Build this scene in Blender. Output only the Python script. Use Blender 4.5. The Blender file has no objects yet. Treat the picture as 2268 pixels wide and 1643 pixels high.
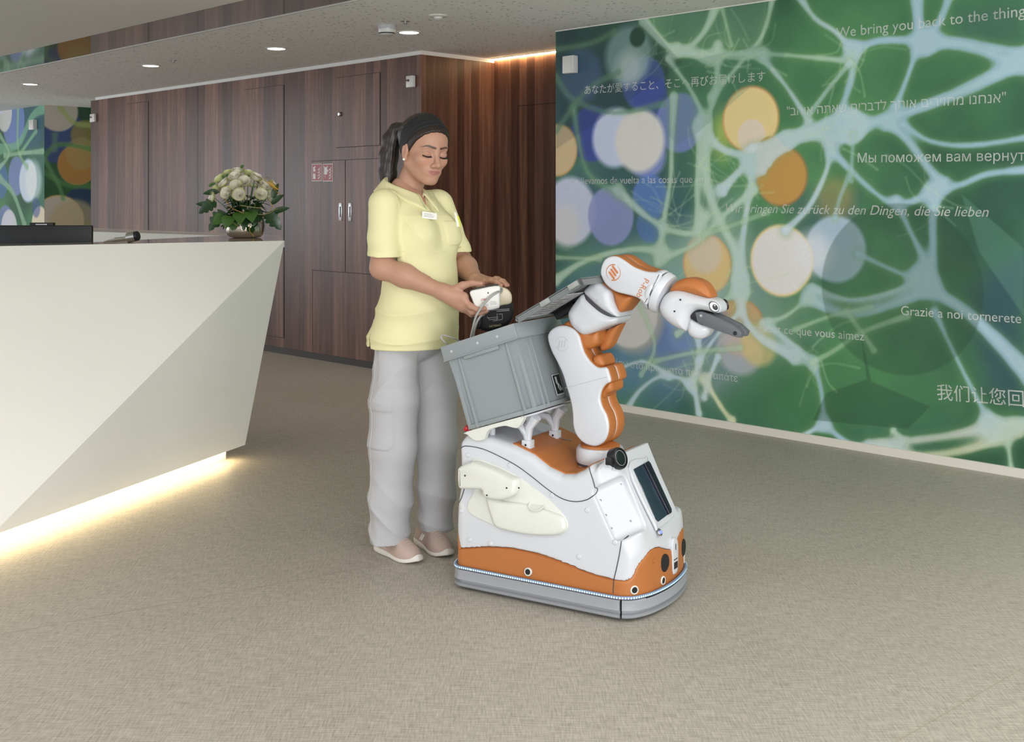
import bpy, bmesh, math, random
import numpy as np
from mathutils import Vector, Matrix
from mathutils.geometry import delaunay_2d_cdt

random.seed(4)
RNG = np.random.default_rng(7)
scene = bpy.context.scene
COL = scene.collection

# ------------------------------------------------------------------ camera, world, light, exposure
FPX, CX, HY, CH = 2557.0, 1134.0, 448.0, 1.35      # focal length in pixels, principal point, eye height
cam_d = bpy.data.cameras.new('camera')
cam_d.sensor_width = 36.0
cam_d.lens = FPX / 2268.0 * 36.0
cam_d.shift_y = -(821.5 - HY) / 2268.0
cam_d.clip_start = 0.05
cam = bpy.data.objects.new('camera', cam_d)
COL.objects.link(cam)
cam.location = (0, 0, CH)
cam.rotation_euler = (math.radians(90), 0, 0)
scene.camera = cam

world = bpy.data.worlds.new('daylight')
scene.world = world
world.use_nodes = True
wb = world.node_tree.nodes['Background']
wb.inputs[0].default_value = (0.90, 0.95, 1.0, 1)
wb.inputs[1].default_value = 1.3


def area(name, loc, target, sx, sy, power, col=(1, 1, 1)):
    l = bpy.data.lights.new(name, 'AREA')
    l.shape = 'RECTANGLE'
    l.size, l.size_y = sx, sy
    l.energy = power
    l.color = col
    o = bpy.data.objects.new(name, l)
    COL.objects.link(o)
    o.location = loc
    d = Vector(target) - Vector(loc)
    o.rotation_euler = d.to_track_quat('-Z', 'Y').to_euler()
    return o


area('softbox_light', (3.3, -0.6, 1.8), (0.1, 4.3, 0.8), 1.8, 1.6, 50, (0.97, 0.98, 1.0))
area('rear_fill_light', (0.0, -3.6, 1.5), (0.6, 5.0, 1.4), 4.4, 2.2, 52, (0.94, 0.97, 1.0))  # unseen fill added behind the camera to brighten the printed wall
area('window_light_side', (-9.5, 11.2, 1.5), (-2.0, 9.6, 1.4), 3.2, 2.0, 75, (0.90, 0.94, 1.0))
area('bounce_flash', (1.2, -1.0, 0.9), (-0.5, 4.2, 2.6), 1.2, 1.2, 95, (0.97, 0.98, 1.0))
for (lx, ly, pw_) in ((0.2, 1.2, 16), (3.0, 3.0, 44), (-2.4, 2.2, 14)):
    area('overhead_fill_light', (lx, ly, 2.46), (lx, ly, 0), 1.2, 1.2, pw_, (1.0, 0.97, 0.93))  # unseen fills added under the ceiling to brighten the floor

vs = scene.view_settings
vs.view_transform = 'Standard'
vs.look = 'None'
vs.exposure = 0.0
vs.gamma = 1.0
vs.use_curve_mapping = False

# ------------------------------------------------------------------ helpers


def P(px, py, Y):
    """point at depth Y seen at a pixel"""
    return Vector(((px - CX) / FPX * Y, Y, CH - (py - HY) / FPX * Y))


def G(px, py, z=0.0):
    Y = (CH - z) * FPX / (py - HY)
    return Vector(((px - CX) / FPX * Y, Y, z))


def on_plane(px, py, p0, n):
    d = Vector(((px - CX) / FPX, 1.0, -(py - HY) / FPX))
    c = Vector((0, 0, CH))
    k = (Vector(p0) - c).dot(n) / d.dot(n)
    return c + d * k


U = Vector((-0.7031, 0.7111, 0))      # along the long wall, away from the camera
W = Vector((0.7111, 0.7031, 0))       # into the wall
WN = 5.76                             # distance of the long wall


def UW(u, w, z):
    return U * u + W * w + Vector((0, 0, z))


def wall_uz(px, py, n=WN):
    p = on_plane(px, py, W * n, W)
    return p.dot(U), p.z


def lin(c):
    return tuple(((x / 12.92) if x <= 0.04045 else ((x + 0.055) / 1.055) ** 2.4) for x in c)


def rgb(r, g, b):
    return lin((r / 255, g / 255, b / 255))


MATS = {}


def mat(name, col, rough=0.5, metal=0.0, bump=0.0, bscale=60.0, var=0.06, emit=0.0, spec=0.5, coat=0.0, trans=0.0, sss=0.0, stretch=(1, 1, 1)):
    """Principled material with a little procedural colour variation and relief."""
    if name in MATS:
        return MATS[name]
    m = bpy.data.materials.new(name)
    m.use_nodes = True
    nt = m.node_tree
    b = nt.nodes['Principled BSDF']
    b.inputs['Roughness'].default_value = rough
    b.inputs['Metallic'].default_value = metal
    b.inputs['Specular IOR Level'].default_value = spec
    b.inputs['Coat Weight'].default_value = coat
    b.inputs['Transmission Weight'].default_value = trans
    if sss:
        b.inputs['Subsurface Weight'].default_value = sss
        b.inputs['Subsurface Radius'].default_value = (0.012, 0.005, 0.003)
        b.inputs['Subsurface Scale'].default_value = 0.6
    tc = nt.nodes.new('ShaderNodeNewGeometry')
    mp = nt.nodes.new('ShaderNodeMapping')
    mp.inputs['Scale'].default_value = stretch
    nt.links.new(tc.outputs['Position'], mp.inputs['Vector'])
    no = nt.nodes.new('ShaderNodeTexNoise')
    no.inputs['Scale'].default_value = bscale
    no.inputs['Detail'].default_value = 4
    nt.links.new(mp.outputs['Vector'], no.inputs['Vector'])
    mx = nt.nodes.new('ShaderNodeMix')
    mx.data_type = 'RGBA'
    mx.inputs['A'].default_value = (*[max(0, c * (1 - var)) for c in col], 1)
    mx.inputs['B'].default_value = (*[min(1, c * (1 + var)) for c in col], 1)
    nt.links.new(no.outputs['Fac'], mx.inputs['Factor'])
    nt.links.new(mx.outputs['Result'], b.inputs['Base Color'])
    if emit:
        b.inputs['Emission Color'].default_value = (*col, 1)
        b.inputs['Emission Strength'].default_value = emit
    if bump:
        bp = nt.nodes.new('ShaderNodeBump')
        bp.inputs['Strength'].default_value = bump
        bp.inputs['Distance'].default_value = 0.002
        nt.links.new(no.outputs['Fac'], bp.inputs['Height'])
        nt.links.new(bp.outputs['Normal'], b.inputs['Normal'])
    MATS[name] = m
    return m


def tag(o, label=None, cat=None, group=None, kind=None):
    if label:
        o['label'] = label
    if cat:
        o['category'] = cat
    if group:
        o['group'] = group
    if kind:
        o['kind'] = kind
    return o


def link(o, parent=None):
    COL.objects.link(o)
    if parent is not None:
        o.parent = parent
        o.matrix_parent_inverse = world_of(parent).inverted()
    return o


def world_of(o):
    m = o.matrix_basis
    if o.parent:
        m = world_of(o.parent) @ o.matrix_parent_inverse @ m
    return m


def thing(name, loc, label, cat, group=None):
    o = bpy.data.objects.new(name, None)
    o.empty_display_size = 0.05
    o.location = loc
    COL.objects.link(o)
    return tag(o, label, cat, group)


def mesh(name, verts, faces, m, parent=None, smooth=False, angle=None):
    me = bpy.data.meshes.new(name)
    me.from_pydata([tuple(v) for v in verts], [], [tuple(f) for f in faces])
    me.update()
    if m is not None:
        me.materials.append(m)
    if smooth:
        me.polygons.foreach_set('use_smooth', [True] * len(me.polygons))
        if angle is not None:
            me.set_sharp_from_angle(angle=math.radians(angle))
    o = bpy.data.objects.new(name, me)
    return link(o, parent)


class MB:
    """collects shapes for ONE mesh object"""

    def __init__(s, fr=None):
        s.v, s.f, s.fr = [], [], fr

    def add(s, vs, fs):
        k = len(s.v)
        s.v += [Vector(s.fr(*v)) if s.fr else Vector(v) for v in vs]
        s.f += [tuple(i + k for i in f) for f in fs]
        return s

    def box(s, x0, x1, y0, y1, z0, z1, b=0.0):
        if b <= 0:
            vs = [(x, y, z) for x in (x0, x1) for y in (y0, y1) for z in (z0, z1)]
            return s.add(vs, [(0, 1, 3, 2), (4, 6, 7, 5), (0, 4, 5, 1), (2, 3, 7, 6), (0, 2, 6, 4), (1, 5, 7, 3)])
        bm = bmesh.new()
        bmesh.ops.create_cube(bm, size=1)
        for v in bm.verts:
            v.co = Vector(((x0 + x1) / 2 + v.co.x * (x1 - x0), (y0 + y1) / 2 + v.co.y * (y1 - y0), (z0 + z1) / 2 + v.co.z * (z1 - z0)))
        bmesh.ops.bevel(bm, geom=bm.edges[:], offset=b, segments=2, profile=0.5, affect='EDGES')
        bm.verts.index_update()
        s.add([v.co[:] for v in bm.verts], [[v.index for v in f.verts] for f in bm.faces])
        bm.free()
        return s

    def tube(s, pts, rad, n=8, caps=True):
        pts = [Vector(p) for p in pts]
        rad = rad if hasattr(rad, '__len__') else [rad] * len(pts)
        vs, fs = [], []
        ref = None
        for i, p in enumerate(pts):
            t = (pts[min(i + 1, len(pts) - 1)] - pts[max(i - 1, 0)]).normalized()
            if ref is None:
                ref = t.orthogonal().normalized()
            ref = (ref - t * ref.dot(t))
            ref = ref.normalized() if ref.length > 1e-6 else t.orthogonal().normalized()
            b = t.cross(ref)
            for k in range(n):
                a = 2 * math.pi * k / n
                vs.append(p + (ref * math.cos(a) + b * math.sin(a)) * rad[i])
        for i in range(len(pts) - 1):
            for k in range(n):
                k2 = (k + 1) % n
                fs.append((i * n + k, i * n + k2, (i + 1) * n + k2, (i + 1) * n + k))
        if caps:
            fs.append(tuple(range(n))[::-1])
            fs.append(tuple((len(pts) - 1) * n + k for k in range(n)))
        return s.add(vs, fs)

    def lathe(s, c, ax, prof, n=24, sx=1.0, caps=True):
        """prof: (radius, height) pairs along axis ax from c"""
        c, ax = Vector(c), Vector(ax).normalized()
        r = ax.orthogonal().normalized()
        b = ax.cross(r)
        vs, fs = [], []
        for (ra, h) in prof:
            for k in range(n):
                a = 2 * math.pi * k / n
                vs.append(c + ax * h + (r * math.cos(a) * sx + b * math.sin(a)) * ra)
        for i in range(len(prof) - 1):
            for k in range(n):
                k2 = (k + 1) % n
                fs.append((i * n + k, i * n + k2, (i + 1) * n + k2, (i + 1) * n + k))
        if caps:
            fs.append(tuple(range(n))[::-1])
            fs.append(tuple((len(prof) - 1) * n + k for k in range(n)))
        else:
            m = len(prof) - 1
            fs += [(m * n + k, m * n + (k + 1) % n, (k + 1) % n, k) for k in range(n)]
        return s.add(vs, fs)

    def pillow(s, outline, t0, t1, r=0.0, steps=3, order=(0, 2, 1)):
        """2-D outline (a,b) extruded from t0 to t1 with edges rounded by r; axes placed by order"""
        o = np.array(outline, float)
        area2 = np.sum(o[:, 0] * np.roll(o[:, 1], -1) - np.roll(o[:, 0], -1) * o[:, 1])
        if area2 < 0:
            o = o[::-1]
        n = len(o)
        tg = np.roll(o, -1, 0) - np.roll(o, 1, 0)
        tg /= np.maximum(np.linalg.norm(tg, axis=1, keepdims=True), 1e-9)
        nr = np.stack([tg[:, 1], -tg[:, 0]], 1)
        lay = []
        if r > 0:
            for i in range(steps + 1):
                a = math.pi / 2 * i / steps
                lay.append((r * (1 - math.sin(a)), t0 + r * (1 - math.cos(a))))
            for i in range(steps, -1, -1):
                a = math.pi / 2 * i / steps
                lay.append((r * (1 - math.sin(a)), t1 - r * (1 - math.cos(a))))
        else:
            lay = [(0, t0), (0, t1)]
        vs = []
        for ins, t in lay:
            q = o - nr * ins
            for a, b in q:
                c = [0, 0, 0]
                c[order[0]], c[order[1]], c[order[2]] = a, b, t
                vs.append(tuple(c))
        fs = []
        for i in range(len(lay) - 1):
            for k in range(n):
                k2 = (k + 1) % n
                fs.append((i * n + k, i * n + k2, (i + 1) * n + k2, (i + 1) * n + k))
        fs.append(tuple(range(n))[::-1])
        fs.append(tuple((len(lay) - 1) * n + k for k in range(n)))
        return s.add(vs, fs)

    def build(s, name, m, parent=None, smooth=True, angle=35):
        o = mesh(name, s.v, s.f, m, parent, False)
        bm = bmesh.new()
        bm.from_mesh(o.data)
        bmesh.ops.recalc_face_normals(bm, faces=bm.faces)
        bm.to_mesh(o.data)
        bm.free()
        if smooth:
            o.data.polygons.foreach_set('use_smooth', [True] * len(o.data.polygons))
            o.data.set_sharp_from_angle(angle=math.radians(angle))
        return o


def spline(pts, n=8, closed=True):
    """Catmull-Rom resampling of a polyline"""
    p = [np.array(q, float) for q in pts]
    out = []
    N = len(p)
    rng = range(N) if closed else range(N - 1)
    for i in rng:
        if closed:
            a, b, c, d = p[i - 1], p[i], p[(i + 1) % N], p[(i + 2) % N]
        else:
            a, b, c, d = p[max(i - 1, 0)], p[i], p[i + 1], p[min(i + 2, N - 1)]
        for k in range(n):
            t = k / n
            out.append(0.5 * ((2 * b) + (-a + c) * t + (2 * a - 5 * b + 4 * c - d) * t * t + (-a + 3 * b - 3 * c + d) * t ** 3))
    if not closed:
        out.append(p[-1])
    return [tuple(q) for q in out]


# ---- signed-distance modelling: smooth shapes meshed with surface nets
def smin(a, b, k):
    h = np.clip(0.5 + 0.5 * (b - a) / k, 0, 1)
    return b + (a - b) * h - k * h * (1 - h)


def smax(a, b, k):
    return -smin(-a, -b, k)


def s_ell(x, y, z, c, r):
    qx, qy, qz = (x - c[0]) / r[0], (y - c[1]) / r[1], (z - c[2]) / r[2]
    k0 = np.sqrt(qx * qx + qy * qy + qz * qz)
    k1 = np.sqrt((qx / r[0]) ** 2 + (qy / r[1]) ** 2 + (qz / r[2]) ** 2)
    return k0 * (k0 - 1.0) / np.maximum(k1, 1e-6)


def s_cap(x, y, z, a, b, ra, rb):
    ba = [b[i] - a[i] for i in range(3)]
    L = sum(q * q for q in ba) + 1e-12
    px, py, pz = x - a[0], y - a[1], z - a[2]
    h = np.clip((px * ba[0] + py * ba[1] + pz * ba[2]) / L, 0, 1)
    return np.sqrt((px - ba[0] * h) ** 2 + (py - ba[1] * h) ** 2 + (pz - ba[2] * h) ** 2) - (ra + (rb - ra) * h)


def s_box(x, y, z, c, h, r):
    qx, qy, qz = np.abs(x - c[0]) - h[0] + r, np.abs(y - c[1]) - h[1] + r, np.abs(z - c[2]) - h[2] + r
    return np.sqrt(np.maximum(qx, 0) ** 2 + np.maximum(qy, 0) ** 2 + np.maximum(qz, 0) ** 2) + np.minimum(np.maximum(qx, np.maximum(qy, qz)), 0) - r


def poly2d(x, y, poly):
    """signed distance to a closed 2-D polygon, arrays broadcast"""
    poly = [tuple(map(float, q)) for q in poly]
    x, y = np.broadcast_arrays(x, y)
    d = np.full(x.shape, 1e9)
    s = np.ones(x.shape)
    n = len(poly)
    for i in range(n):
        (ax, ay), (bx, by) = poly[i], poly[i - 1]
        ex, ey = bx - ax, by - ay
        wx, wy = x - ax, y - ay
        h = np.clip((wx * ex + wy * ey) / (ex * ex + ey * ey + 1e-12), 0, 1)
        d = np.minimum(d, (wx - ex * h) ** 2 + (wy - ey * h) ** 2)
        c1, c2, c3 = y >= ay, y < by, ex * wy > ey * wx
        s = np.where((c1 & c2 & c3) | (~c1 & ~c2 & ~c3), -s, s)
    return s * np.sqrt(d)


def nets(fn, lo, hi, h):
    """surface-nets mesh of fn<0 in the box lo..hi with voxel h -> verts (N,3), quads"""
    ax = [np.arange(lo[i], hi[i] + h, h) for i in range(3)]
    D = np.asarray(fn(ax[0][:, None, None], ax[1][None, :, None], ax[2][None, None, :]), dtype=np.float32)
    D = np.array(np.broadcast_to(D, tuple(len(a) for a in ax)))
    D[0], D[-1], D[:, 0], D[:, -1], D[:, :, 0], D[:, :, -1] = [np.maximum(q, 1e-4) for q in (D[0], D[-1], D[:, 0], D[:, -1], D[:, :, 0], D[:, :, -1])]
    I = D < 0
    nx, ny, nz = D.shape
    cnt = np.zeros((nx - 1, ny - 1, nz - 1), np.int8)
    for a in (0, 1):
        for b in (0, 1):
            for c in (0, 1):
                cnt += I[a:nx - 1 + a, b:ny - 1 + b, c:nz - 1 + c]
    act = (cnt > 0) & (cnt < 8)
    idx = np.argwhere(act)
    lut = np.full(act.shape, -1, np.int64)
    lut[act] = np.arange(len(idx))
    acc = np.zeros((len(idx), 3))
    num = np.zeros(len(idx))
    cor = [(a, b, c) for a in (0, 1) for b in (0, 1) for c in (0, 1)]
    val = {c: D[idx[:, 0] + c[0], idx[:, 1] + c[1], idx[:, 2] + c[2]] for c in cor}
    for c in cor:
        for k in range(3):
            if c[k] == 0:
                e = list(c)
                e[k] = 1
                e = tuple(e)
                a, b = val[c], val[e]
                m = (a < 0) != (b < 0)
                t = np.where(m, a / np.where(a == b, 1, a - b), 0)
                q = np.array(c, float)[None, :].repeat(len(idx), 0)
                q[:, k] = t
                acc += q * m[:, None]
                num += m
    V = (idx + acc / num[:, None]) * h + np.array([a[0] for a in ax])
    quads = []
    for k in range(3):
        sl0 = [slice(None)] * 3
        sl1 = [slice(None)] * 3
        sl0[k], sl1[k] = slice(0, -1), slice(1, None)
        A, B = I[tuple(sl0)], I[tuple(sl1)]
        e = np.argwhere(A != B)
        i, j = (k + 1) % 3, (k + 2) % 3
        ok = (e[:, i] > 0) & (e[:, j] > 0) & (e[:, i] < D.shape[i] - 1) & (e[:, j] < D.shape[j] - 1)
        e = e[ok]
        fl = A[tuple(e.T)]
        def at(di, dj):
            q = e.copy()
            q[:, i] += di
            q[:, j] += dj
            return lut[tuple(q.T)]
        q = np.stack([at(-1, -1), at(0, -1), at(0, 0), at(-1, 0)], 1)
        q = np.where(fl[:, None], q, q[:, ::-1])
        quads.append(q)
    return V, np.concatenate(quads)


def np_mesh(name, V, Q, m, parent=None, colors=None, smooth=True):
    me = bpy.data.meshes.new(name)
    me.vertices.add(len(V))
    me.vertices.foreach_set('co', np.asarray(V, np.float32).ravel())
    n = len(Q)
    me.loops.add(4 * n)
    me.loops.foreach_set('vertex_index', np.asarray(Q, np.int32).ravel())
    me.polygons.add(n)
    me.polygons.foreach_set('loop_start', np.arange(0, 4 * n, 4, dtype=np.int32))
    me.update(calc_edges=True)
    me.validate()
    if smooth:
        me.polygons.foreach_set('use_smooth', np.ones(len(me.polygons), bool))
    if colors is not None:
        ca = me.color_attributes.new('paint', 'FLOAT_COLOR', 'POINT')
        ca.data.foreach_set('color', np.concatenate([colors, np.ones((len(colors), 1))], 1).astype(np.float32).ravel())
    me.materials.append(m)
    o = bpy.data.objects.new(name, me)
    return link(o, parent)


class Frame:
    def __init__(s, O, f, l):
        s.O, s.f, s.l = Vector((O[0], O[1], 0)), Vector((f[0], f[1], 0)).normalized(), Vector((l[0], l[1], 0)).normalized()

    def w(s, a, t, z):
        return s.O + s.f * a + s.l * t + Vector((0, 0, z))

    def arr(s, V):
        V = np.asarray(V)
        return np.array(s.O)[None] + V[:, :1] * np.array(s.f)[None] + V[:, 1:2] * np.array(s.l)[None] + V[:, 2:3] * np.array([[0, 0, 1.0]])

    def az(s, px, py, t):
        p = on_plane(px, py, s.O + s.l * t, s.l)
        return ((p - s.O).dot(s.f), p.z)

    def tz(s, px, py, a):
        p = on_plane(px, py, s.O + s.f * a, s.f)
        return ((p - s.O).dot(s.l), p.z)


def text_mesh(name, body, size, m, parent, place, shear=0.0, extrude=0.0, align='LEFT', sx=1.0, res=4):
    """lettering as a flat mesh; place(x, y) -> world"""
    c = bpy.data.curves.new(name, 'FONT')
    c.body = body
    K = 40.0 / size
    c.size = 40.0
    c.shear = shear
    c.align_x = align
    c.resolution_u = res
    o = bpy.data.objects.new(name, c)
    COL.objects.link(o)
    c.fill_mode = 'NONE'
    dg = bpy.context.evaluated_depsgraph_get()
    src = bpy.data.meshes.new_from_object(o.evaluated_get(dg))
    COL.objects.unlink(o)
    bpy.data.objects.remove(o)
    # fill the outlines: constrained triangulation, keep what lies inside (non-zero winding)
    pts = [Vector((v.co.x, v.co.y)) for v in src.vertices]
    eds = [tuple(e.vertices) for e in src.edges]
    ov, oe, of, _a, _b, _c = delaunay_2d_cdt(pts, eds, [], 0, 1e-5)
    E0 = np.array([pts[i] for i, j in eds])
    E1 = np.array([pts[j] for i, j in eds])
    keep = []
    for f in of:
        cx = sum(ov[i].x for i in f) / len(f)
        cy = sum(ov[i].y for i in f) / len(f)
        up_ = (E0[:, 1] <= cy) & (E1[:, 1] > cy)
        dn_ = (E0[:, 1] > cy) & (E1[:, 1] <= cy)
        side = (E1[:, 0] - E0[:, 0]) * (cy - E0[:, 1]) - (cx - E0[:, 0]) * (E1[:, 1] - E0[:, 1])
        if np.sum(up_ & (side > 0)) - np.sum(dn_ & (side < 0)) != 0:
            keep.append(tuple(f))
    me = bpy.data.meshes.new(name)
    me.from_pydata([(q.x, q.y, 0) for q in ov], [], keep)
    used = set(i for f in keep for i in f)
    bmx = bmesh.new()
    bmx.from_mesh(me)
    bmx.verts.ensure_lookup_table()
    bmesh.ops.delete(bmx, geom=[v for v in bmx.verts if v.index not in used], context='VERTS')
    bmx.to_mesh(me)
    bmx.free()
    for v in me.vertices:
        v.co = place(v.co.x * sx / K, v.co.y / K)
    me.materials.clear()
    me.materials.append(m)
    me.name = name
    q = bpy.data.objects.new(name, me)
    return link(q, parent)


# ------------------------------------------------------------------ materials of the room


def nodes_of(name):
    m = bpy.data.materials.new(name)
    m.use_nodes = True
    return m, m.node_tree, m.node_tree.nodes['Principled BSDF']


def wood_mat(name):
    m, nt, b = nodes_of(name)
    N, L = nt.nodes.new, nt.links.new
    g = N('ShaderNodeNewGeometry')
    d = N('ShaderNodeVectorMath')
    d.operation = 'DOT_PRODUCT'
    d.inputs[1].default_value = tuple(U * 1.0 + W * 1.13)
    L(g.outputs['Position'], d.inputs[0])
    sep = N('ShaderNodeSeparateXYZ')
    L(g.outputs['Position'], sep.inputs[0])

    def math_(op, a, bv=None):
        q = N('ShaderNodeMath')
        q.operation = op
        for i, val in enumerate((a, bv)):
            if val is None:
                continue
            if isinstance(val, (int, float)):
                q.inputs[i].default_value = val
            else:
                L(val, q.inputs[i])
        return q.outputs[0]
    s = d.outputs['Value']
    comb = N('ShaderNodeCombineXYZ')
    L(s, comb.inputs[0])
    L(math_('MULTIPLY', sep.outputs[2], 0.05), comb.inputs[1])
    # veneer strips of uneven width
    n0 = N('ShaderNodeTexNoise')
    n0.inputs['Scale'].default_value = 1.7
    n0.inputs['Detail'].default_value = 1
    L(comb.outputs[0], n0.inputs['Vector'])
    warp = math_('ADD', s, math_('MULTIPLY', n0.outputs['Fac'], 0.25))
    idx = math_('FLOOR', math_('DIVIDE', warp, 0.105))
    wn = N('ShaderNodeTexWhiteNoise')
    wn.noise_dimensions = '1D'
    L(idx, wn.inputs['W'])
    # grain
    n1 = N('ShaderNodeTexNoise')
    n1.inputs['Scale'].default_value = 26
    n1.inputs['Detail'].default_value = 6
    n1.inputs['Roughness'].default_value = 0.6
    L(comb.outputs[0], n1.inputs['Vector'])
    n2 = N('ShaderNodeTexNoise')
    n2.inputs['Scale'].default_value = 140
    n2.inputs['Detail'].default_value = 3
    L(comb.outputs[0], n2.inputs['Vector'])
    f = math_('ADD', math_('MULTIPLY', wn.outputs['Value'], 0.30), math_('ADD', math_('MULTIPLY', n1.outputs['Fac'], 0.62), math_('MULTIPLY', n2.outputs['Fac'], 0.16)))
    r = N('ShaderNodeValToRGB')
    e = r.color_ramp.elements
    e[0].position, e[0].color = 0.28, (*rgb(58, 38, 31), 1)
    e[1].position, e[1].color = 0.85, (*rgb(166, 124, 100), 1)
    x = e.new(0.48)
    x.color = (*rgb(92, 62, 50), 1)
    x = e.new(0.64)
    x.color = (*rgb(122, 86, 70), 1)
    L(f, r.inputs[0])
    L(r.outputs[0], b.inputs['Base Color'])
    b.inputs['Roughness'].default_value = 0.38
    b.inputs['Specular IOR Level'].default_value = 0.42
    return m


def floor_mat():
    m, nt, b = nodes_of('linoleum_floor')
    N, L = nt.nodes.new, nt.links.new
    g = N('ShaderNodeNewGeometry')

    def streak(rot, sc):
        mp = N('ShaderNodeMapping')
        mp.inputs['Rotation'].default_value = (0, 0, math.radians(rot))
        mp.inputs['Scale'].default_value = sc
        L(g.outputs['Position'], mp.inputs['Vector'])
        n = N('ShaderNodeTexNoise')
        n.inputs['Scale'].default_value = 1.0
        n.inputs['Detail'].default_value = 3
        L(mp.outputs[0], n.inputs['Vector'])
        return n.outputs['Fac']
    a = streak(46, (14, 220, 1))
    c = streak(46, (200, 22, 1))
    d = streak(0, (1.1, 1.1, 1))
    mx = N('ShaderNodeMath')
    L(a, mx.inputs[0])
    L(c, mx.inputs[1])
    m2 = N('ShaderNodeMath')
    m2.operation = 'MULTIPLY_ADD'
    L(d, m2.inputs[0])
    m2.inputs[1].default_value = 0.25
    L(mx.outputs[0], m2.inputs[2])
    r = N('ShaderNodeValToRGB')
    e = r.color_ramp.elements
    e[0].position, e[0].color = 0.75, (*rgb(144, 138, 126), 1)
    e[1].position, e[1].color = 1.5, (*rgb(202, 196, 184), 1)
    sc = N('ShaderNodeMapRange')
    sc.inputs['From Min'].default_value = 0.75
    sc.inputs['From Max'].default_value = 1.55
    L(m2.outputs[0], sc.inputs['Value'])
    e[0].position, e[1].position = 0.0, 1.0
    L(sc.outputs[0], r.inputs[0])
    L(r.outputs[0], b.inputs['Base Color'])
    b.inputs['Roughness'].default_value = 0.5
    b.inputs['Specular IOR Level'].default_value = 0.3
    return m


def ceiling_mat():
    """acoustic plaster with irregular elongated perforations"""
    m, nt, b = nodes_of('acoustic_ceiling')
    N, L = nt.nodes.new, nt.links.new
    g = N('ShaderNodeNewGeometry')
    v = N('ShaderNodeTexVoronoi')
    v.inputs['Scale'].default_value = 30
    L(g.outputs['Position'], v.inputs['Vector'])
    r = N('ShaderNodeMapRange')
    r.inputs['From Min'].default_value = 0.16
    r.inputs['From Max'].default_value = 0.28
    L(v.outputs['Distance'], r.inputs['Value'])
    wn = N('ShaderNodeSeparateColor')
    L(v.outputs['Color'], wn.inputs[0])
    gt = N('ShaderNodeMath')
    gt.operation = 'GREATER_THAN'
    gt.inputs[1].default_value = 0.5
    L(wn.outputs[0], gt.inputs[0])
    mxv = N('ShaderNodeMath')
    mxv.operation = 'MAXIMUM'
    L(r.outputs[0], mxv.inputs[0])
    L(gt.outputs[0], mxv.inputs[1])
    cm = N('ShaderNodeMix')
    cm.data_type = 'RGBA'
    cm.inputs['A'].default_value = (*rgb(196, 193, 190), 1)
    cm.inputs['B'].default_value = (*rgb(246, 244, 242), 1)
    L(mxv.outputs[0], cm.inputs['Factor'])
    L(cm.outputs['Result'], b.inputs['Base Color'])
    b.inputs['Roughness'].default_value = 0.8
    bp = N('ShaderNodeBump')
    bp.inputs['Strength'].default_value = 1.0
    bp.inputs['Distance'].default_value = 0.012
    L(mxv.outputs[0], bp.inputs['Height'])
    L(bp.outputs[0], b.inputs['Normal'])
    return m


M_WOOD = wood_mat('walnut_veneer')
M_FLOOR = floor_mat()
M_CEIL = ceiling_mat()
M_PAINT = mat('white_paint', rgb(225, 224, 220), 0.6, bump=0.1, bscale=90, var=0.02)
M_SOFFIT = mat('smooth_ceiling_paint', rgb(236, 233, 226), 0.6, bump=0.05, bscale=30, var=0.03)
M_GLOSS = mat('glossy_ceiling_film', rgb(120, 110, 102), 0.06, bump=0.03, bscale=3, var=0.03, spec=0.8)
M_SKIRT = mat('baseboard_paint', rgb(226, 222, 212), 0.45, var=0.02)
M_DARK = mat('dark_recess', rgb(30, 24, 22), 0.6)
M_PLASTIC = mat('white_device_plastic', rgb(222, 221, 216), 0.35, var=0.02)
M_CHROME = mat('brushed_steel', rgb(190, 190, 188), 0.28, metal=1.0)
M_BLACK = mat('black_plastic', rgb(22, 23, 26), 0.4)
M_WARMLED = mat('warm_led', (1.0, 0.70, 0.36), 0.4, emit=34.0, var=0.0)
M_LAMP = mat('downlight_diffuser', (1.0, 0.93, 0.82), 0.4, emit=9.0, var=0.0)

CEIL = 2.52
U_MUR, U_COR, U_END, U_FAR = 5.40, 6.82, 12.56, 13.82
REC = 0.78                      # depth of the recess


def struct(name, verts, faces, m, label=None):
    o = mesh(name, verts, faces, m)
    o['kind'] = 'structure'
    if label:
        o['label'] = label
    return o


def slab(name, u0, u1, w0, w1, z0, z1, m, parent=None, label=None, b=0.0):
    o = MB(UW).box(u0, u1, w0, w1, z0, z1, b).build(name, m, parent, smooth=b > 0)
    if parent is None:
        o['kind'] = 'structure'
        if label:
            o['label'] = label
    return o


# floor, ceiling
slab('floor', -7, 22, -6, 9, -0.1, 0.0, M_FLOOR, label='grey beige woven linoleum floor')
# ceiling: textured field, a glossy reflecting band, a smooth field towards the camera
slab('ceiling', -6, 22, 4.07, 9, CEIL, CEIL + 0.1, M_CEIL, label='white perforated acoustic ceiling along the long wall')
slab('trim_1', -6, 22, 4.05, 4.07, CEIL - 0.004, CEIL + 0.1, M_PAINT, label='thin white edge strip in the ceiling')
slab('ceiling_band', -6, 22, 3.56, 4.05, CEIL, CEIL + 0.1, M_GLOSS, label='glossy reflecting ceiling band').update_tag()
slab('ceiling_front', -6, 22, -2.5, 3.56, CEIL - 0.012, CEIL + 0.1, M_SOFFIT, label='smooth grey ceiling above the reception')

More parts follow.
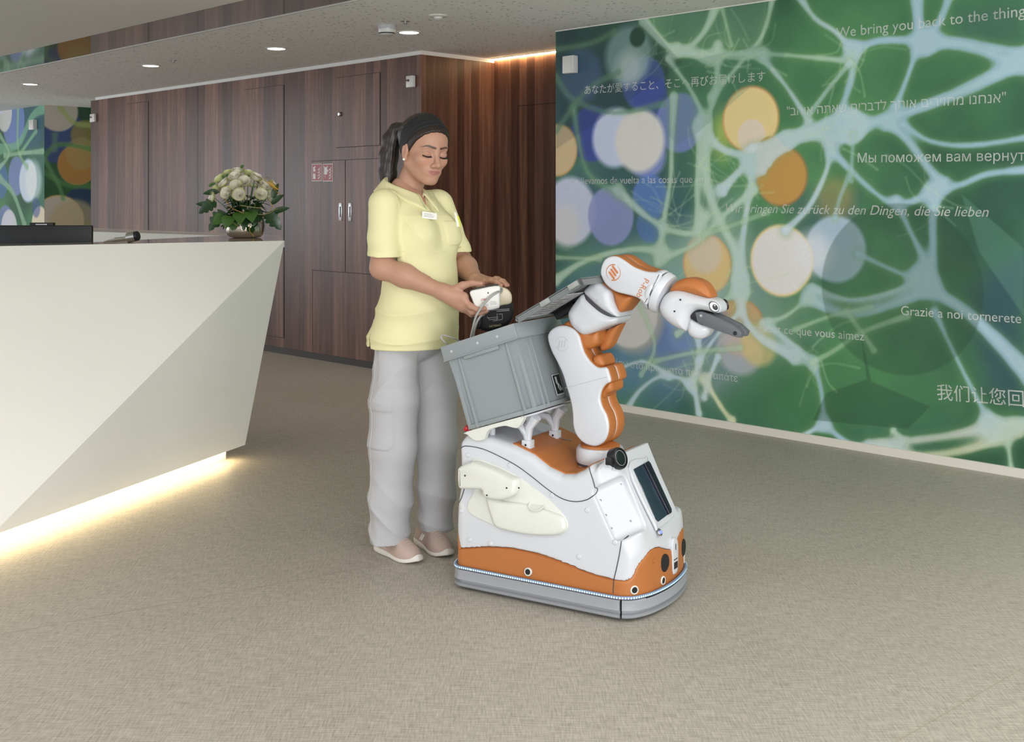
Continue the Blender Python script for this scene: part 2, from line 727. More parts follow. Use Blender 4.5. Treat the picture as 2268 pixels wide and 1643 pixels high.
# floor seams (welded joints of the sheet flooring)
M_SEAM = mat('floor_weld', rgb(176, 168, 150), 0.5)
for (a, b2) in (((0, 1405), (900, 1240)), ((1985, 1643), (2268, 1478)), ((1400, 1062), (1790, 960))):
    p, q = G(*a), G(*b2)
    d = (q - p).normalized() * 0.5
    nrm = Vector((-d.y, d.x, 0)).normalized() * 0.0012
    p = p - d
    o = mesh('floor_joint', [p - nrm + Vector((0, 0, .0006)), q - nrm + Vector((0, 0, .0006)), q + nrm + Vector((0, 0, .0006)), p + nrm + Vector((0, 0, .0006))], [(0, 1, 2, 3)], M_SEAM, bpy.data.objects['floor'])

# wood-clad wall with its recess
wall_w = slab('wall_back', U_COR, U_END, WN, WN + 0.12, 0.06, CEIL - 0.03, M_WOOD, label='walnut veneer panelled wall behind the reception')
slab('baseboard_back', U_COR + 0.005, U_END, WN + 0.02, WN + 0.1, 0.0, 0.06, mat('dark_plinth', rgb(58, 50, 46), 0.5), label='dark recessed plinth under the walnut wall')
wall_r = slab('wall_recess_side', U_COR, U_COR + 0.1, WN + 0.12, WN + REC + 0.02, 0.0, CEIL - 0.03, M_WOOD, label='walnut side wall of the recess')
wall_rb = slab('wall_recess_back', U_MUR - 0.9, U_COR + 0.1, WN + REC, WN + REC + 0.1, 0.0, CEIL, M_WOOD, label='dark walnut back wall of the lit recess')
slab('trim_2', U_COR, U_END - 0.1, WN + 0.004, WN + 0.12, CEIL - 0.03, CEIL, M_PAINT, label='white shadow strip along the top of the walnut wall')
slab('trim_3', U_COR, U_COR + 0.1, WN + 0.12, WN + REC, CEIL - 0.03, CEIL, M_PAINT, label='white shadow strip above the recess side wall')
slab('wall_far_corridor', U_END - 0.002, U_END + 0.02, WN + 0.12, WN + 3.2, 0, CEIL, M_PAINT, label='white end of the walnut wall at the corridor')
# joints between the veneer panels and the flush doors, each a leaf of its own in a dark gap


def leaf(name, u0, u1, z0, z1, par, label=None, w=WN):
    g = 0.005
    slab('shadow_gap', u0 - g, u1 + g, w - 0.0012, w + 0.001, z0 - g, z1 + g, M_DARK, par)
    o = slab(name, u0, u1, w - 0.0045, w + 0.001, z0, z1, M_WOOD, par)
    if label:
        o['label'] = label
    return o


leaf('door_leaf', 11.21, 11.68, 0.10, 2.40, wall_w, 'narrow flush walnut door leaf')
leaf('door_leaf', 8.70, 9.36, 0.15, 2.39, wall_w, 'tall flush walnut door leaf behind the flowers')
leaf('access_panel', 7.33, 7.92, 1.81, 2.39, wall_w, 'square flush access panel with a small lock')
fl = leaf('cabinet_door', 7.795, 8.27, 0.77, 1.70, wall_w, 'left door of the flush fire cabinet')
fr_ = leaf('cabinet_door', 7.31, 7.785, 0.77, 1.70, wall_w, 'right door of the flush fire cabinet')
MB(UW).box(7.288, 7.292, WN - 0.001, WN + .001, 0.07, 0.77).box(8.262, 8.266, WN - .001, WN + .001, 0.07, 0.77).box(10.2, 10.204, WN - .001, WN + .001, 0.07, 2.48).build('panel_joint', M_DARK, wall_w, smooth=False)
slab('panel_joint', 6.55, 6.553, WN + REC - .0012, WN + REC + .001, 0, 2.12, M_DARK, wall_rb)
slab('panel_joint', 5.0, 6.553, WN + REC - .0012, WN + REC + .001, 2.12, 2.124, M_DARK, wall_rb)
# recessed pull handles
for (dr, u0) in ((fl, 7.832), (fr_, 7.700)):
    h = slab('pull_handle', u0, u0 + 0.046, WN - 0.008, WN - 0.004, 1.195, 1.345, M_CHROME, dr, b=0.0015)
    h['label'] = 'steel flush pull handle'
slab('finger_slot', 7.832 + 0.014, 7.832 + .032, WN - .0092, WN - .0078, 1.225, 1.315, M_BLACK, fl)
slab('finger_slot', 7.700 + 0.014, 7.700 + .032, WN - .0092, WN - .0078, 1.225, 1.315, M_BLACK, fr_)
lock = MB().lathe(UW(7.86, WN - 0.004, 2.085), -W, [(0.019, 0), (0.019, 0.012), (0.013, 0.018), (0.0, 0.018)], 16).build('lock_cylinder', M_CHROME, wall_w)

# mural carrier walls are built with the mural; baseboard in front of it
slab('baseboard_right', -6, U_MUR, WN - 0.014, WN, 0.0, 0.045, M_SKIRT, label='white baseboard below the printed wall')
slab('trim_4', -6, U_MUR, WN - 0.004, WN, CEIL - 0.006, CEIL, M_PAINT, label='white top edge of the printed wall')

# warm light line in the recess
t = thing('cove_light', UW(6.1, WN + REC - 0.03, CEIL), 'warm light line at the ceiling of the walnut recess', 'light')
slab('profile', U_MUR - 0.05, U_COR - 0.01, WN + REC - 0.045, WN + REC - 0.003, CEIL - 0.004, CEIL, M_PAINT, t)
slab('diffuser', U_MUR - 0.05, U_COR - 0.01, WN + REC - 0.03, WN + REC - 0.012, CEIL - 0.012, CEIL - 0.004, M_WARMLED, t)

# ---- ceiling lamps
lab = ['round recessed downlight beside the smoke detector', 'round recessed downlight above the fire cabinet', 'round recessed downlight above the flowers', 'round recessed downlight nearest the corridor opening']
for i, (px, py) in enumerate(((906, 71), (612, 107), (334, 145), (67, 186))):
    Y = (CEIL - CH) * FPX / (HY - py)
    c = P(px, py, Y)
    c.z = CEIL
    t = thing('downlight', c, lab[i], 'lamp', 'downlights in the acoustic ceiling')
    MB().lathe(c, (0, 0, -1), [(0.066, 0), (0.082, 0), (0.082, 0.004), (0.068, 0.006), (0.066, 0.002)], 32, caps=False).build('trim_ring', M_PAINT, t)
    MB().lathe(c + Vector((0, 0, .001)), (0, 0, -1), [(0.066, 0.0), (0.066, 0.003), (0.0, 0.003)], 32).build('diffuser', M_LAMP, t)
    l = bpy.data.lights.new('downlight_beam', 'SPOT')
    l.energy = 22
    l.spot_size = math.radians(95)
    l.spot_blend = 0.7
    l.shadow_soft_size = 0.05
    l.color = (1, 0.9, 0.76)
    lo = bpy.data.objects.new('beam', l)
    lo.location = c + Vector((0, 0, -0.02))
    link(lo, t)

# ------------------------------------------------------------------ printed walls (flat print: painted per vertex on the wall's own surface)


def fnoise(x, y, scale, seed, octaves=4):
    """value noise, vectorised"""
    out = np.zeros(np.broadcast(x, y).shape)
    amp, tot = 1.0, 0.0
    r = np.random.default_rng(seed)
    T = r.random((64, 64))
    for o in range(octaves):
        fx, fy = x * scale * 2 ** o + 7.3 * o, y * scale * 2 ** o + 3.1 * o
        ix, iy = np.floor(fx).astype(int), np.floor(fy).astype(int)
        tx, ty = fx - ix, fy - iy
        tx, ty = tx * tx * (3 - 2 * tx), ty * ty * (3 - 2 * ty)
        g = lambda a, b: T[a % 64, b % 64]
        out += amp * ((g(ix, iy) * (1 - tx) + g(ix + 1, iy) * tx) * (1 - ty) + (g(ix, iy + 1) * (1 - tx) + g(ix + 1, iy + 1) * tx) * ty)
        tot += amp
        amp *= 0.5
    return out / tot


class Print:
    def __init__(s, a0, a1, z0, z1, h, tomap, seed):
        s.a = np.arange(a0, a1 + h * .5, h)
        s.z = np.arange(z0, z1 + h * .5, h)
        s.A, s.Z = np.meshgrid(s.a, s.z, indexing='ij')
        s.h, s.tomap = h, tomap
        n1 = fnoise(s.A, s.Z, 1.3, seed)
        n2 = fnoise(s.A, s.Z, 5.0, seed + 1)
        dark, mid, blue = np.array([40, 84, 60.]), np.array([72, 132, 80.]), np.array([56, 94, 120.])
        t = np.clip((n1 - 0.3) * 2.4 + (n2 - .5) * .5, 0, 1)[..., None]
        b = np.clip((fnoise(s.A, s.Z, 0.9, seed + 2) - 0.55) * 3.0, 0, 0.8)[..., None]
        s.C = (dark * (1 - t) + mid * t) * (1 - b) + blue * b

    def blend(s, al, col, sub=None):
        c = np.array(col, float)
        if sub is None:
            s.C += (c - s.C) * al[..., None]
        else:
            s.C[sub] += (c - s.C[sub]) * al[..., None]

    def win(s, a, z, m):
        i0, i1 = np.searchsorted(s.a, [a[0] - m, a[1] + m])
        j0, j1 = np.searchsorted(s.z, [z[0] - m, z[1] + m])
        return (slice(i0, i1), slice(j0, j1))

    def disc(s, px, py, r, col, al=0.9, soft=0.012, rim=None, squash=1.0):
        (a, z), (_, z2) = s.tomap(px, py), s.tomap(px, py - r)
        R = abs(z2 - z)
        w = s.win((a - R, a + R), (z - R, z + R), .1)
        d = np.sqrt(((s.A[w] - a) / squash) ** 2 + (s.Z[w] - z) ** 2) - R
        if rim is not None:
            s.blend(np.clip(0.5 - d / .02, 0, 1) * .9, rim, w)
            d = d + 0.012
        s.blend(np.clip(0.5 - d / (2 * soft), 0, 1) * al, col, w)

    def shape(s, pts, col, al=0.3, soft=0.004):
        q = [s.tomap(*p) for p in pts]
        d = poly2d(s.A, s.Z, q)
        s.blend(np.clip(0.5 - d / (2 * soft), 0, 1) * al, col)

    def strand(s, pts, wid, col, al=0.8, glow=True, taper=0.0):
        q = [s.tomap(*p) for p in spline(pts, 5, False)]
        z1 = s.tomap(pts[0][0], pts[0][1] - wid)[1]
        R = abs(z1 - s.tomap(*pts[0])[1]) * 0.5
        aa, zz = [p[0] for p in q], [p[1] for p in q]
        w = s.win((min(aa), max(aa)), (min(zz), max(zz)), R * 3 + .06)
        A, Z = s.A[w], s.Z[w]
        if A.size == 0:
            return
        d = np.full(A.shape, 9.0)
        n = len(q) - 1
        for i in range(n):
            (ax, ay), (bx, by) = q[i], q[i + 1]
            ex, ey = bx - ax, by - ay
            h = np.clip(((A - ax) * ex + (Z - ay) * ey) / (ex * ex + ey * ey + 1e-9), 0, 1)
            t = (i + h) / n
            rr = R * (1 + 0.55 * (np.abs(2 * t - 1) ** 3)) * (1 - taper * t)
            d = np.minimum(d, np.sqrt((A - ax - ex * h) ** 2 + (Z - ay - ey * h) ** 2) - rr)
        if glow:
            s.blend(np.clip(1 - d / .035, 0, 1) ** 2 * .45 * al, (120, 165, 90), w)
        k = fnoise(A, Z, 9.0, 5, 3)
        e = np.clip(0.5 - d / .012, 0, 1) * al * (0.8 + 0.4 * (k - .5))
        s.blend(np.clip(e, 0, 1), col, w)

    def web(s, strands, k=.065):
        D = np.full(s.A.shape, 1.0)
        CW = np.zeros(s.C.shape)
        WT = np.zeros(s.A.shape)
        for pts, wid, col in strands:
            q = [s.tomap(*p) for p in spline(pts, 5, False)]
            R = abs(s.tomap(pts[0][0], pts[0][1] - wid)[1] - s.tomap(*pts[0])[1]) * 0.5
            aa, zz = [p[0] for p in q], [p[1] for p in q]
            w = s.win((min(aa), max(aa)), (min(zz), max(zz)), R + k + .12)
            A, Z = s.A[w], s.Z[w]
            if A.size == 0:
                continue
            d = np.full(A.shape, 9.0)
            n = len(q) - 1
            for i in range(n):
                (ax, ay), (bx, by) = q[i], q[i + 1]
                ex, ey = bx - ax, by - ay
                h = np.clip(((A - ax) * ex + (Z - ay) * ey) / (ex * ex + ey * ey + 1e-9), 0, 1)
                t = (i + h) / n
                rr = R * (0.62 + 0.75 * (np.abs(2 * t - 1) ** 3))
                d = np.minimum(d, np.sqrt((A - ax - ex * h) ** 2 + (Z - ay - ey * h) ** 2) - rr)
            kk = min(k, .025 + R * 1.3)
            D[w] = smin(D[w], d, kk)
            g = np.exp(-np.clip(d, 0, None) / .025) + 1e-6
            CW[w] += g[..., None] * np.array(col, float)
            WT[w] += g
        col = CW / np.maximum(WT, 1e-6)[..., None]
        nz = fnoise(s.A, s.Z, 9.0, 5, 4)
        D = D + (nz - .5) * .010
        s.blend(np.clip(1 - D / .05, 0, 1) ** 2 * .32, (116, 158, 96))
        hal = np.clip(.5 - D / .016, 0, 1) * (.74 + .40 * (fnoise(s.A, s.Z, 2.2, 9, 3) - .5))
        s.C += (col - s.C) * np.clip(hal, 0, 1)[..., None]
        core = np.clip((-D - .012) / .05, 0, .22)
        s.blend(core, (204, 218, 226))

    def fibre(s, p, q, col, al=0.3, wid=1.5):
        s.strand([p, ((p[0] + q[0]) / 2 + random.uniform(-15, 15), (p[1] + q[1]) / 2 + random.uniform(-15, 15)), q], wid * 1.7, col, al, False)

    def finish(s, name, place, m):
        C = np.clip(s.C, 0, 255) / 255.0
        C = np.where(C <= 0.04045, C / 12.92, ((C + 0.055) / 1.055) ** 2.4).reshape(-1, 3)
        g_ = C @ np.array([.3, .59, .11])
        C = np.clip((C * .84 + g_[:, None] * .16) * 1.42, 0, .92)
        na, nz = s.A.shape
        V = place(s.A.ravel(), s.Z.ravel())
        i = np.arange(na * nz).reshape(na, nz)
        Q = np.stack([i[:-1, :-1], i[1:, :-1], i[1:, 1:], i[:-1, 1:]], -1).reshape(-1, 4)
        o = np_mesh(name, V, Q, m, None, C, smooth=False)
        return tag(o, kind='structure')


def print_mat():
    m, nt, b = nodes_of('printed_wallpaper')
    N, L = nt.nodes.new, nt.links.new
    a = N('ShaderNodeVertexColor')
    a.layer_name = 'paint'
    g = N('ShaderNodeNewGeometry')
    n = N('ShaderNodeTexNoise')
    n.inputs['Scale'].default_value = 120
    n.inputs['Detail'].default_value = 5
    L(g.outputs['Position'], n.inputs['Vector'])
    mr = N('ShaderNodeMapRange')
    mr.inputs['To Min'].default_value = 0.9
    mr.inputs['To Max'].default_value = 1.1
    L(n.outputs['Fac'], mr.inputs['Value'])
    mx = N('ShaderNodeVectorMath')
    mx.operation = 'SCALE'
    L(a.outputs['Color'], mx.inputs[0])
    L(mr.outputs[0], mx.inputs['Scale'])
    L(mx.outputs[0], b.inputs['Base Color'])
    b.inputs['Roughness'].default_value = 0.55
    b.inputs['Specular IOR Level'].default_value = 0.25
    return m


M_PRINT = print_mat()


def mapA(px, py):
    u, z = wall_uz(px, py, WN)
    return (U_MUR - u, z)


pr = Print(0.0, 4.2, 0.045, CEIL - 0.006, 0.0055, mapA, 11)
BL, WB, WG, GY = (150, 184, 214), (182, 204, 222), (168, 198, 176), (196, 194, 192)
# broad tone fields of the print
pr.shape([(1232, 60), (1425, 40), (1500, 140), (1420, 300), (1232, 360)], (34, 56, 54), .55, .05)
pr.shape([(1232, 560), (1420, 600), (1420, 900), (1232, 860)], (56, 110, 130), .45, .12)
pr.shape([(1360, 640), (1520, 600), (1600, 780), (1480, 880), (1350, 850)], (90, 130, 168), .7, .1)
pr.shape([(1540, 500), (1700, 520), (1760, 800), (1580, 900), (1440, 800)], (140, 165, 160), .55, .1)
pr.shape([(1400, 560), (1640, 440), (1660, 700), (1440, 690)], (140, 176, 164), .7, .10)
pr.shape([(1240, 540), (1480, 500), (1560, 640), (1300, 720)], (110, 158, 140), .4, .10)
pr.shape([(1620, 640), (1800, 640), (1820, 760), (1640, 790)], (110, 150, 130), .4, .08)
pr.shape([(1690, 790), (2000, 780), (2100, 960), (1800, 980), (1560, 920)], (58, 120, 70), .6, .08)
pr.shape([(1960, 420), (2160, 440), (2268, 640), (2268, 880), (2140, 800), (2060, 700)], (36, 72, 68), .45, .1)
pr.shape([(2150, 640), (2268, 560), (2268, 900), (2180, 860)], (38, 66, 96), .5, .06)
pr.shape([(1760, 420), (1900, 430), (1900, 560), (1740, 560)], (58, 78, 110), .45, .06)
pr.shape([(1520, 60), (2268, -60), (2268, 330), (1760, 260), (1540, 230)], (60, 118, 72), .4, .08)
pr.shape([(2120, 20), (2268, 0), (2268, 90), (2120, 100)], (54, 90, 92), .5, .05)
pr.shape([(1420, 44), (1505, 128), (1690, 100), (1700, 0)], (150, 190, 160), .28)
# discs out of focus
D = pr.disc
D(1285, 170, 62, (74, 104, 150), .55, .03)
D(1425, 185, 60, (66, 88, 165), .75, .01)
D(1392, 122, 66, (150, 190, 182), .6, .03)
D(1395, 150, 38, (205, 214, 205), .6, .05)
D(1440, 215, 48, (54, 72, 152), .75, .01)
D(1412, 82, 22, (34, 66, 44), .9, .01)
D(1505, 272, 66, (112, 126, 196), .8, .01)
D(1310, 296, 62, (52, 68, 156), .85, .01)
D(1432, 342, 54, (124, 136, 206), .85, .02)
D(1362, 305, 66, (184, 194, 226), .95, .02)
D(1416, 312, 70, (200, 198, 193), .98, .02)
D(1236, 333, 58, (196, 172, 128), .92, .01, (205, 150, 70))
D(1320, 470, 40, (120, 130, 190), .6, .03)
D(1262, 468, 76, (186, 192, 216), .94, .02)
D(1250, 500, 46, (196, 194, 196), .7, .04)
D(1352, 478, 66, (130, 140, 192), .88, .01)
D(1440, 436, 50, (80, 120, 194), .8, .01)
D(1440, 500, 38, (74, 112, 180), .7, .01)
D(1480, 745, 62, (84, 112, 172), .7, .04)
D(1520, 740, 50, (110, 140, 190), .6, .03)
D(1600, 300, 50, (206, 208, 60), .5, .08, None, .5)
D(1662, 264, 74, (216, 192, 122), .96, .006, (214, 150, 80))
D(1664, 300, 36, (204, 192, 190), .7, .006)
D(1706, 338, 36, (176, 134, 56), .85, .006)
D(1730, 390, 67, (182, 136, 46), .97, .006, (170, 110, 50))
D(1850, 440, 46, (170, 140, 70), .5, .04)
D(1566, 585, 66, (206, 180, 112), .9, .008, (214, 150, 90))
D(1560, 560, 46, (196, 186, 176), .7, .02)
D(1850, 552, 74, (168, 192, 216), .8, .012)
D(1730, 577, 80, (206, 204, 202), .98, .01, (230, 196, 120))
D(1800, 560, 46, (206, 208, 214), .7, .05)
D(1398, 690, 92, (188, 170, 140), .6, .03)
D(1392, 688, 82, (188, 186, 184), .97, .012)
D(1640, 725, 64, (186, 160, 112), .75, .01, (190, 130, 70))
D(1575, 720, 50, (104, 116, 184), .6, .03)
D(1638, 768, 62, (176, 172, 186), .7, .02)
D(1680, 765, 46, (200, 178, 100), .7, .02)
D(1500, 690, 40, (130, 160, 190), .6, .03)
# the web
S = pr.strand
web = [
 ([(2030, -30), (2035, 60), (2048, 95)], 40, BL), ([(2110, -30), (2085, 40), (2050, 95)], 24, BL), ([(2050, 85), (2150, 98), (2268, 118)], 16, BL),
 ([(2060, 95), (2150, 105), (2300, 160)], 26, BL), ([(2048, 90), (1950, 90), (1890, 112)], 26, BL), ([(1890, 112), (1850, 70), (1805, 40), (1770, -10)], 16, WB),
 ([(1890, 112), (1886, 170), (1868, 230), (1850, 285)], 24, BL), ([(2035, 95), (2012, 165), (1985, 235)], 18, BL),
 ([(2330, 100), (2150, 193), (2020, 245), (1930, 272), (1840, 290)], 40, BL), ([(1880, 280), (1800, 292), (1740, 312), (1680, 350)], 62, WB),
 ([(1740, 312), (1660, 360), (1600, 420)], 26, WB), ([(1690, 130), (1740, 190), (1790, 265)], 15, WB), ([(1882, 135), (1740, 122), (1640, 118), (1560, 126)], 12, WG),
 ([(1882, 140), (1840, 190), (1795, 250)], 10, WB), ([(1970, 275), (2010, 310), (2055, 370), (2085, 405)], 26, BL), ([(2000, 275), (2060, 312), (2150, 322), (2300, 300)], 14, BL),
 ([(2060, 425), (2130, 408), (2190, 385), (2300, 374)], 18, BL), ([(2062, 428), (1990, 452), (1930, 420), (1848, 340)], 18, BL), ([(1838, 325), (1830, 380), (1790, 460), (1740, 510)], 18, WB),
 ([(1890, 300), (1885, 400)], 8, BL), ([(1880, 390), (1860, 440), (1850, 480)], 9, BL),
 ([(2072, 425), (2066, 490), (2066, 560), (2060, 610)], 26, BL), ([(1985, 445), (2015, 510), (2050, 580)], 18, BL), ([(2040, 625), (1960, 590), (1900, 562)], 13, BL),
 ([(2045, 620), (1960, 652), (1880, 664), (1800, 640)], 18, WB), ([(2055, 640), (1960, 680), (1870, 694), (1790, 660)], 30, BL), ([(2040, 610), (2080, 650), (2140, 690), (2200, 745), (2300, 850)], 40, BL),
 ([(2070, 690), (2110, 775), (2150, 855), (2195, 940)], 13, BL), ([(2200, 945), (2100, 965), (2000, 978), (1930, 990)], 26, GY), ([(2200, 945), (2300, 935)], 40, WB),
 ([(1800, 800), (1818, 860), (1826, 940)], 17, BL), ([(1700, 720), (1745, 755), (1800, 805)], 18, WB), ([(1800, 802), (1850, 775), (1910, 735), (2010, 700)], 9, WG),
 ([(1826, 940), (1890, 985), (1990, 990)], 17, BL), ([(1826, 938), (1770, 970)], 15, WB), ([(1875, 690), (1915, 745), (1935, 775)], 10, WG), ([(1790, 660), (1740, 700), (1690, 715)], 13, WG),
 ([(1760, 730), (1840, 700), (1930, 680)], 7, WG), ([(2230, 960), (2240, 1040)], 13, WG), ([(1980, 955), (2000, 975)], 12, WG), ([(2250, 950), (2180, 985), (2050, 1010), (1960, 1000)], 26, (200, 196, 160)),
 ([(1712, -10), (1690, 75), (1640, 140), (1575, 215)], 14, WG), ([(1425, 45), (1475, 100), (1515, 112), (1560, 70), (1585, 15)], 20, WG), ([(1500, 112), (1600, 122), (1690, 118)], 14, WG),
 ([(1600, 20), (1620, 100)], 7, WG), ([(1590, 100), (1585, 200), (1560, 290), (1545, 400), (1548, 500)], 18, WG), ([(1480, 130), (1530, 200), (1560, 260)], 13, WG), ([(1570, 130), (1500, 110)], 18, WG),
 ([(1550, 280), (1600, 330), (1655, 350), (1664, 400), (1652, 480), (1642, 560), (1640, 640)], 20, WB), ([(1492, 215), (1488, 320), (1485, 400), (1470, 490), (1458, 580)], 18, WG),
 ([(1370, 420), (1420, 470), (1480, 508), (1540, 516), (1560, 480)], 20, WG), ([(1556, 280), (1565, 400), (1590, 480), (1630, 560), (1640, 640)], 34, WG), ([(1640, 620), (1645, 690), (1680, 745), (1760, 790)], 26, WB),
 ([(1232, 620), (1300, 576), (1400, 552), (1470, 558)], 18, WG), ([(1232, 570), (1330, 574)], 7, WG), ([(1470, 570), (1540, 540), (1600, 480), (1670, 420)], 14, WG), ([(1640, 640), (1570, 690), (1500, 740)], 12, WG),
 ([(1390, 905), (1420, 862), (1470, 832), (1530, 852), (1548, 915)], 13, WB), ([(1545, 740), (1548, 800), (1530, 852)], 20, WB), ([(1640, 690), (1590, 740), (1548, 800)], 12, WB),
 ([(1560, 840), (1600, 905), (1620, 930)], 17, (205, 206, 160)), ([(1340, 835), (1420, 800), (1480, 832)], 11, WB), ([(1590, 790), (1570, 840), (1560, 880)], 12, WB), ([(1450, 800), (1540, 780), (1640, 770)], 8, WG),
 ([(1232, 110), (1310, 95), (1360, 70)], 8, (84, 130, 96)), ([(1232, 290), (1300, 200), (1370, 160)], 9, (80, 130, 110)), ([(1232, 170), (1270, 220), (1360, 250), (1470, 230)], 8, (80, 130, 110)),
 ([(1270, 240), (1300, 380), (1370, 425)], 14, (90, 140, 110)), ([(1400, 640), (1450, 760), (1420, 830)], 8, WG), ([(1360, 640), (1330, 700)], 8, WG), ([(1700, 470), (1620, 500), (1560, 520)], 9, WG),
]
pr.web([q for q in web if q[1] >= 11])
for (p, w, c) in web:
    if w < 11:
        S(p, w, c, .6)
random.seed(12)
for k in range(120):
    x, y = random.choice([(1560, 130), (1640, 110), (1550, 380), (1480, 480), (1560, 500), (1890, 115), (1840, 300), (1660, 420), (1540, 820), (1800, 790), (1640, 620), (1480, 100), (2060, 430)])
    a, r = random.uniform(0, 6.28), random.uniform(40, 120)
    x += random.uniform(-30, 30)
    y += random.uniform(-30, 30)
    pr.fibre((x, y), (x + r * math.cos(a), y + r * math.sin(a)), (176, 206, 160), random.uniform(.2, .45), random.uniform(1, 2.2))
# translucent overlays
pr.disc(1990, 640, 190, (30, 60, 44), .30, .006)
pr.shape([(1905, 730), (1920, 840), (1830, 870), (1800, 930), (2010, 950), (2060, 900), (1930, 845)], (28, 62, 44), .35)
pr.shape([(2130, 430), (2268, 550), (2268, 700), (2170, 560)], (96, 150, 130), .3)
pr.shape([(1425, 40), (1510, 140), (1500, 150), (1232, 330), (1232, 60)], (30, 50, 70), .18)
pr.shape([(1480, 145), (1700, 95), (1740, 120), (1700, 160), (1550, 290), (1500, 320), (1480, 300)], (70, 120, 110), .22)
wm = pr.finish('wall_right', lambda a, z: (np.array(U)[None] * (U_MUR - a)[:, None] + np.array(W)[None] * (WN - .0005) + np.array([[0, 0, 1.]]) * z[:, None]), M_PRINT)
wm['label'] = 'green and blue printed wall with a web of pale strands and blurred discs'
slab('wall_right_carrier', -6, U_MUR, WN, WN + 0.12, 0.0, CEIL, M_PAINT, label='wall body behind the printed wall')
slab('wall_right_continuation', -6, U_MUR - 4.2, WN - .0005, WN, 0.045, CEIL - .006, mat('printed_green', rgb(52, 108, 64), .55, var=.4, bscale=3), label='plain green end of the printed wall')

# lettering printed on the wall
M_INK = bpy.data.materials.new('pale_ink')
M_INK.use_nodes = True
_n = M_INK.node_tree
_b = _n.nodes['Principled BSDF']
_b.inputs['Base Color'].default_value = (*rgb(250, 254, 252), 1)
_b.inputs['Roughness'].default_value = 0.6
_b.inputs['Alpha'].default_value = 0.5
_nz = _n.nodes.new('ShaderNodeTexNoise')
_nz.inputs['Scale'].default_value = 7
_mr = _n.nodes.new('ShaderNodeMapRange')
_mr.inputs['From Min'].default_value = 0.3
_mr.inputs['From Max'].default_value = 0.7
_mr.inputs['To Min'].default_value = 0.34
_mr.inputs['To Max'].default_value = 0.62
_n.links.new(_nz.outputs['Fac'], _mr.inputs['Value'])
_n.links.new(_mr.outputs[0], _b.inputs['Alpha'])
_g = _n.nodes.new('ShaderNodeNewGeometry')
_n.links.new(_g.outputs['Position'], _nz.inputs['Vector'])


def wall_text(body, p0, p1, shear=0.0, bold=False):
    """fit a line of text between two baseline pixels on the printed wall"""
    a0, z0 = mapA(*p0)
    a1, z1 = mapA(*p1)
    L = math.hypot(a1 - a0, z1 - z0)
    ca, sa = (a1 - a0) / L, (z1 - z0) / L
    o = text_mesh('lettering', body, 1.0, M_INK, None, lambda x, y: Vector((x, y, 0)), shear)
    xs = [v.co.x for v in o.data.vertices]
    x0, wd = min(xs), max(xs) - min(xs)
    k = L / wd
    hy = k
    for v in o.data.vertices:
        x, y = (v.co.x - x0) * k, v.co.y * hy
        v.co = UW(U_MUR - (a0 + x * ca - y * sa), WN - 0.0012, z0 + x * sa + y * ca)
    o.parent = wm
    return k


wall_text('We bring you back to the things you love', (1852, 84), (2430, 17))
wall_text('"' + 'אנחנו מחזירים אותך לדברים שאתה אוהב'[::-1] + '"', (1743, 256), (2228, 226))
wall_text('Мы поможем вам вернуться к любимому', (1900, 360), (2560, 352))
wall_text('Wir bringen Sie zurück zu den Dingen, die Sie lieben', (1608, 470), (2190, 480), 0.28)
wall_text('Le llevamos de vuelta a las cosas que ama', (1268, 408), (1572, 404))
wall_text('あなたが愛すること、そこへ再びお届けします', (1295, 208), (1695, 178))
wall_text('Grazie a noi tornerete', (1996, 697), (2262, 716))
wall_text('z avec tout ce que vous aimez', (1632, 730), (1914, 754))
wall_text('με πίσω στα πράγματα που αγαπάτε', (1334, 806), (1634, 846))
wall_text('我们让您回归', (2076, 882), (2310, 902))

# the same print on the far piece of wall past the corridor


def mapB(px, py):
    u, z = wall_uz(px, py, WN)
    return (U_FAR + 3.0 - u, z)


pb = Print(0.0, 3.0, 0.0, CEIL, 0.012, mapB, 23)
D = pb.disc
D(30, 270, 60, (110, 130, 196), .85)
D(10, 250, 42, (200, 196, 190), .9)
D(0, 215, 40, (190, 196, 214), .8)
D(2, 400, 40, (70, 110, 170), .8)
D(36, 390, 44, (120, 134, 190), .85)
D(62, 400, 48, (192, 204, 230), .96, .02)
D(74, 400, 44, (214, 222, 238), .6, .05)
D(12, 500, 46, (120, 130, 190), .8)
D(20, 510, 46, (206, 202, 206), .9)
D(88, 500, 44, (220, 200, 170), .9)
D(80, 460, 22, (60, 80, 150), .6)
for (p, w, c) in [([(0, 330), (40, 320), (70, 260), (95, 240)], 16, (110, 170, 140)), ([(45, 340), (80, 290)], 8, (120, 180, 140)), ([(0, 395), (30, 430), (55, 500)], 12, (140, 180, 150)), ([(40, 240), (40, 330), (60, 370)], 8, (130, 180, 140)), ([(10, 345), (40, 340), (95, 335)], 8, (150, 190, 160)), ([(0, 300), (20, 340), (0, 370)], 8, (150, 190, 160))]:
    pb.strand(p, w, c, .8)
wb_ = pb.finish('wall_far', lambda a, z: (np.array(U)[None] * (U_FAR + 3.0 - a)[:, None] + np.array(W)[None] * WN + np.array([[0, 0, 1.]]) * z[:, None]), M_PRINT)
wb_['label'] = 'far printed wall beyond the corridor opening'


def mapC(px, py):
    p = on_plane(px, py, U * U_FAR, U)
    return (p.dot(W) - WN, p.z)


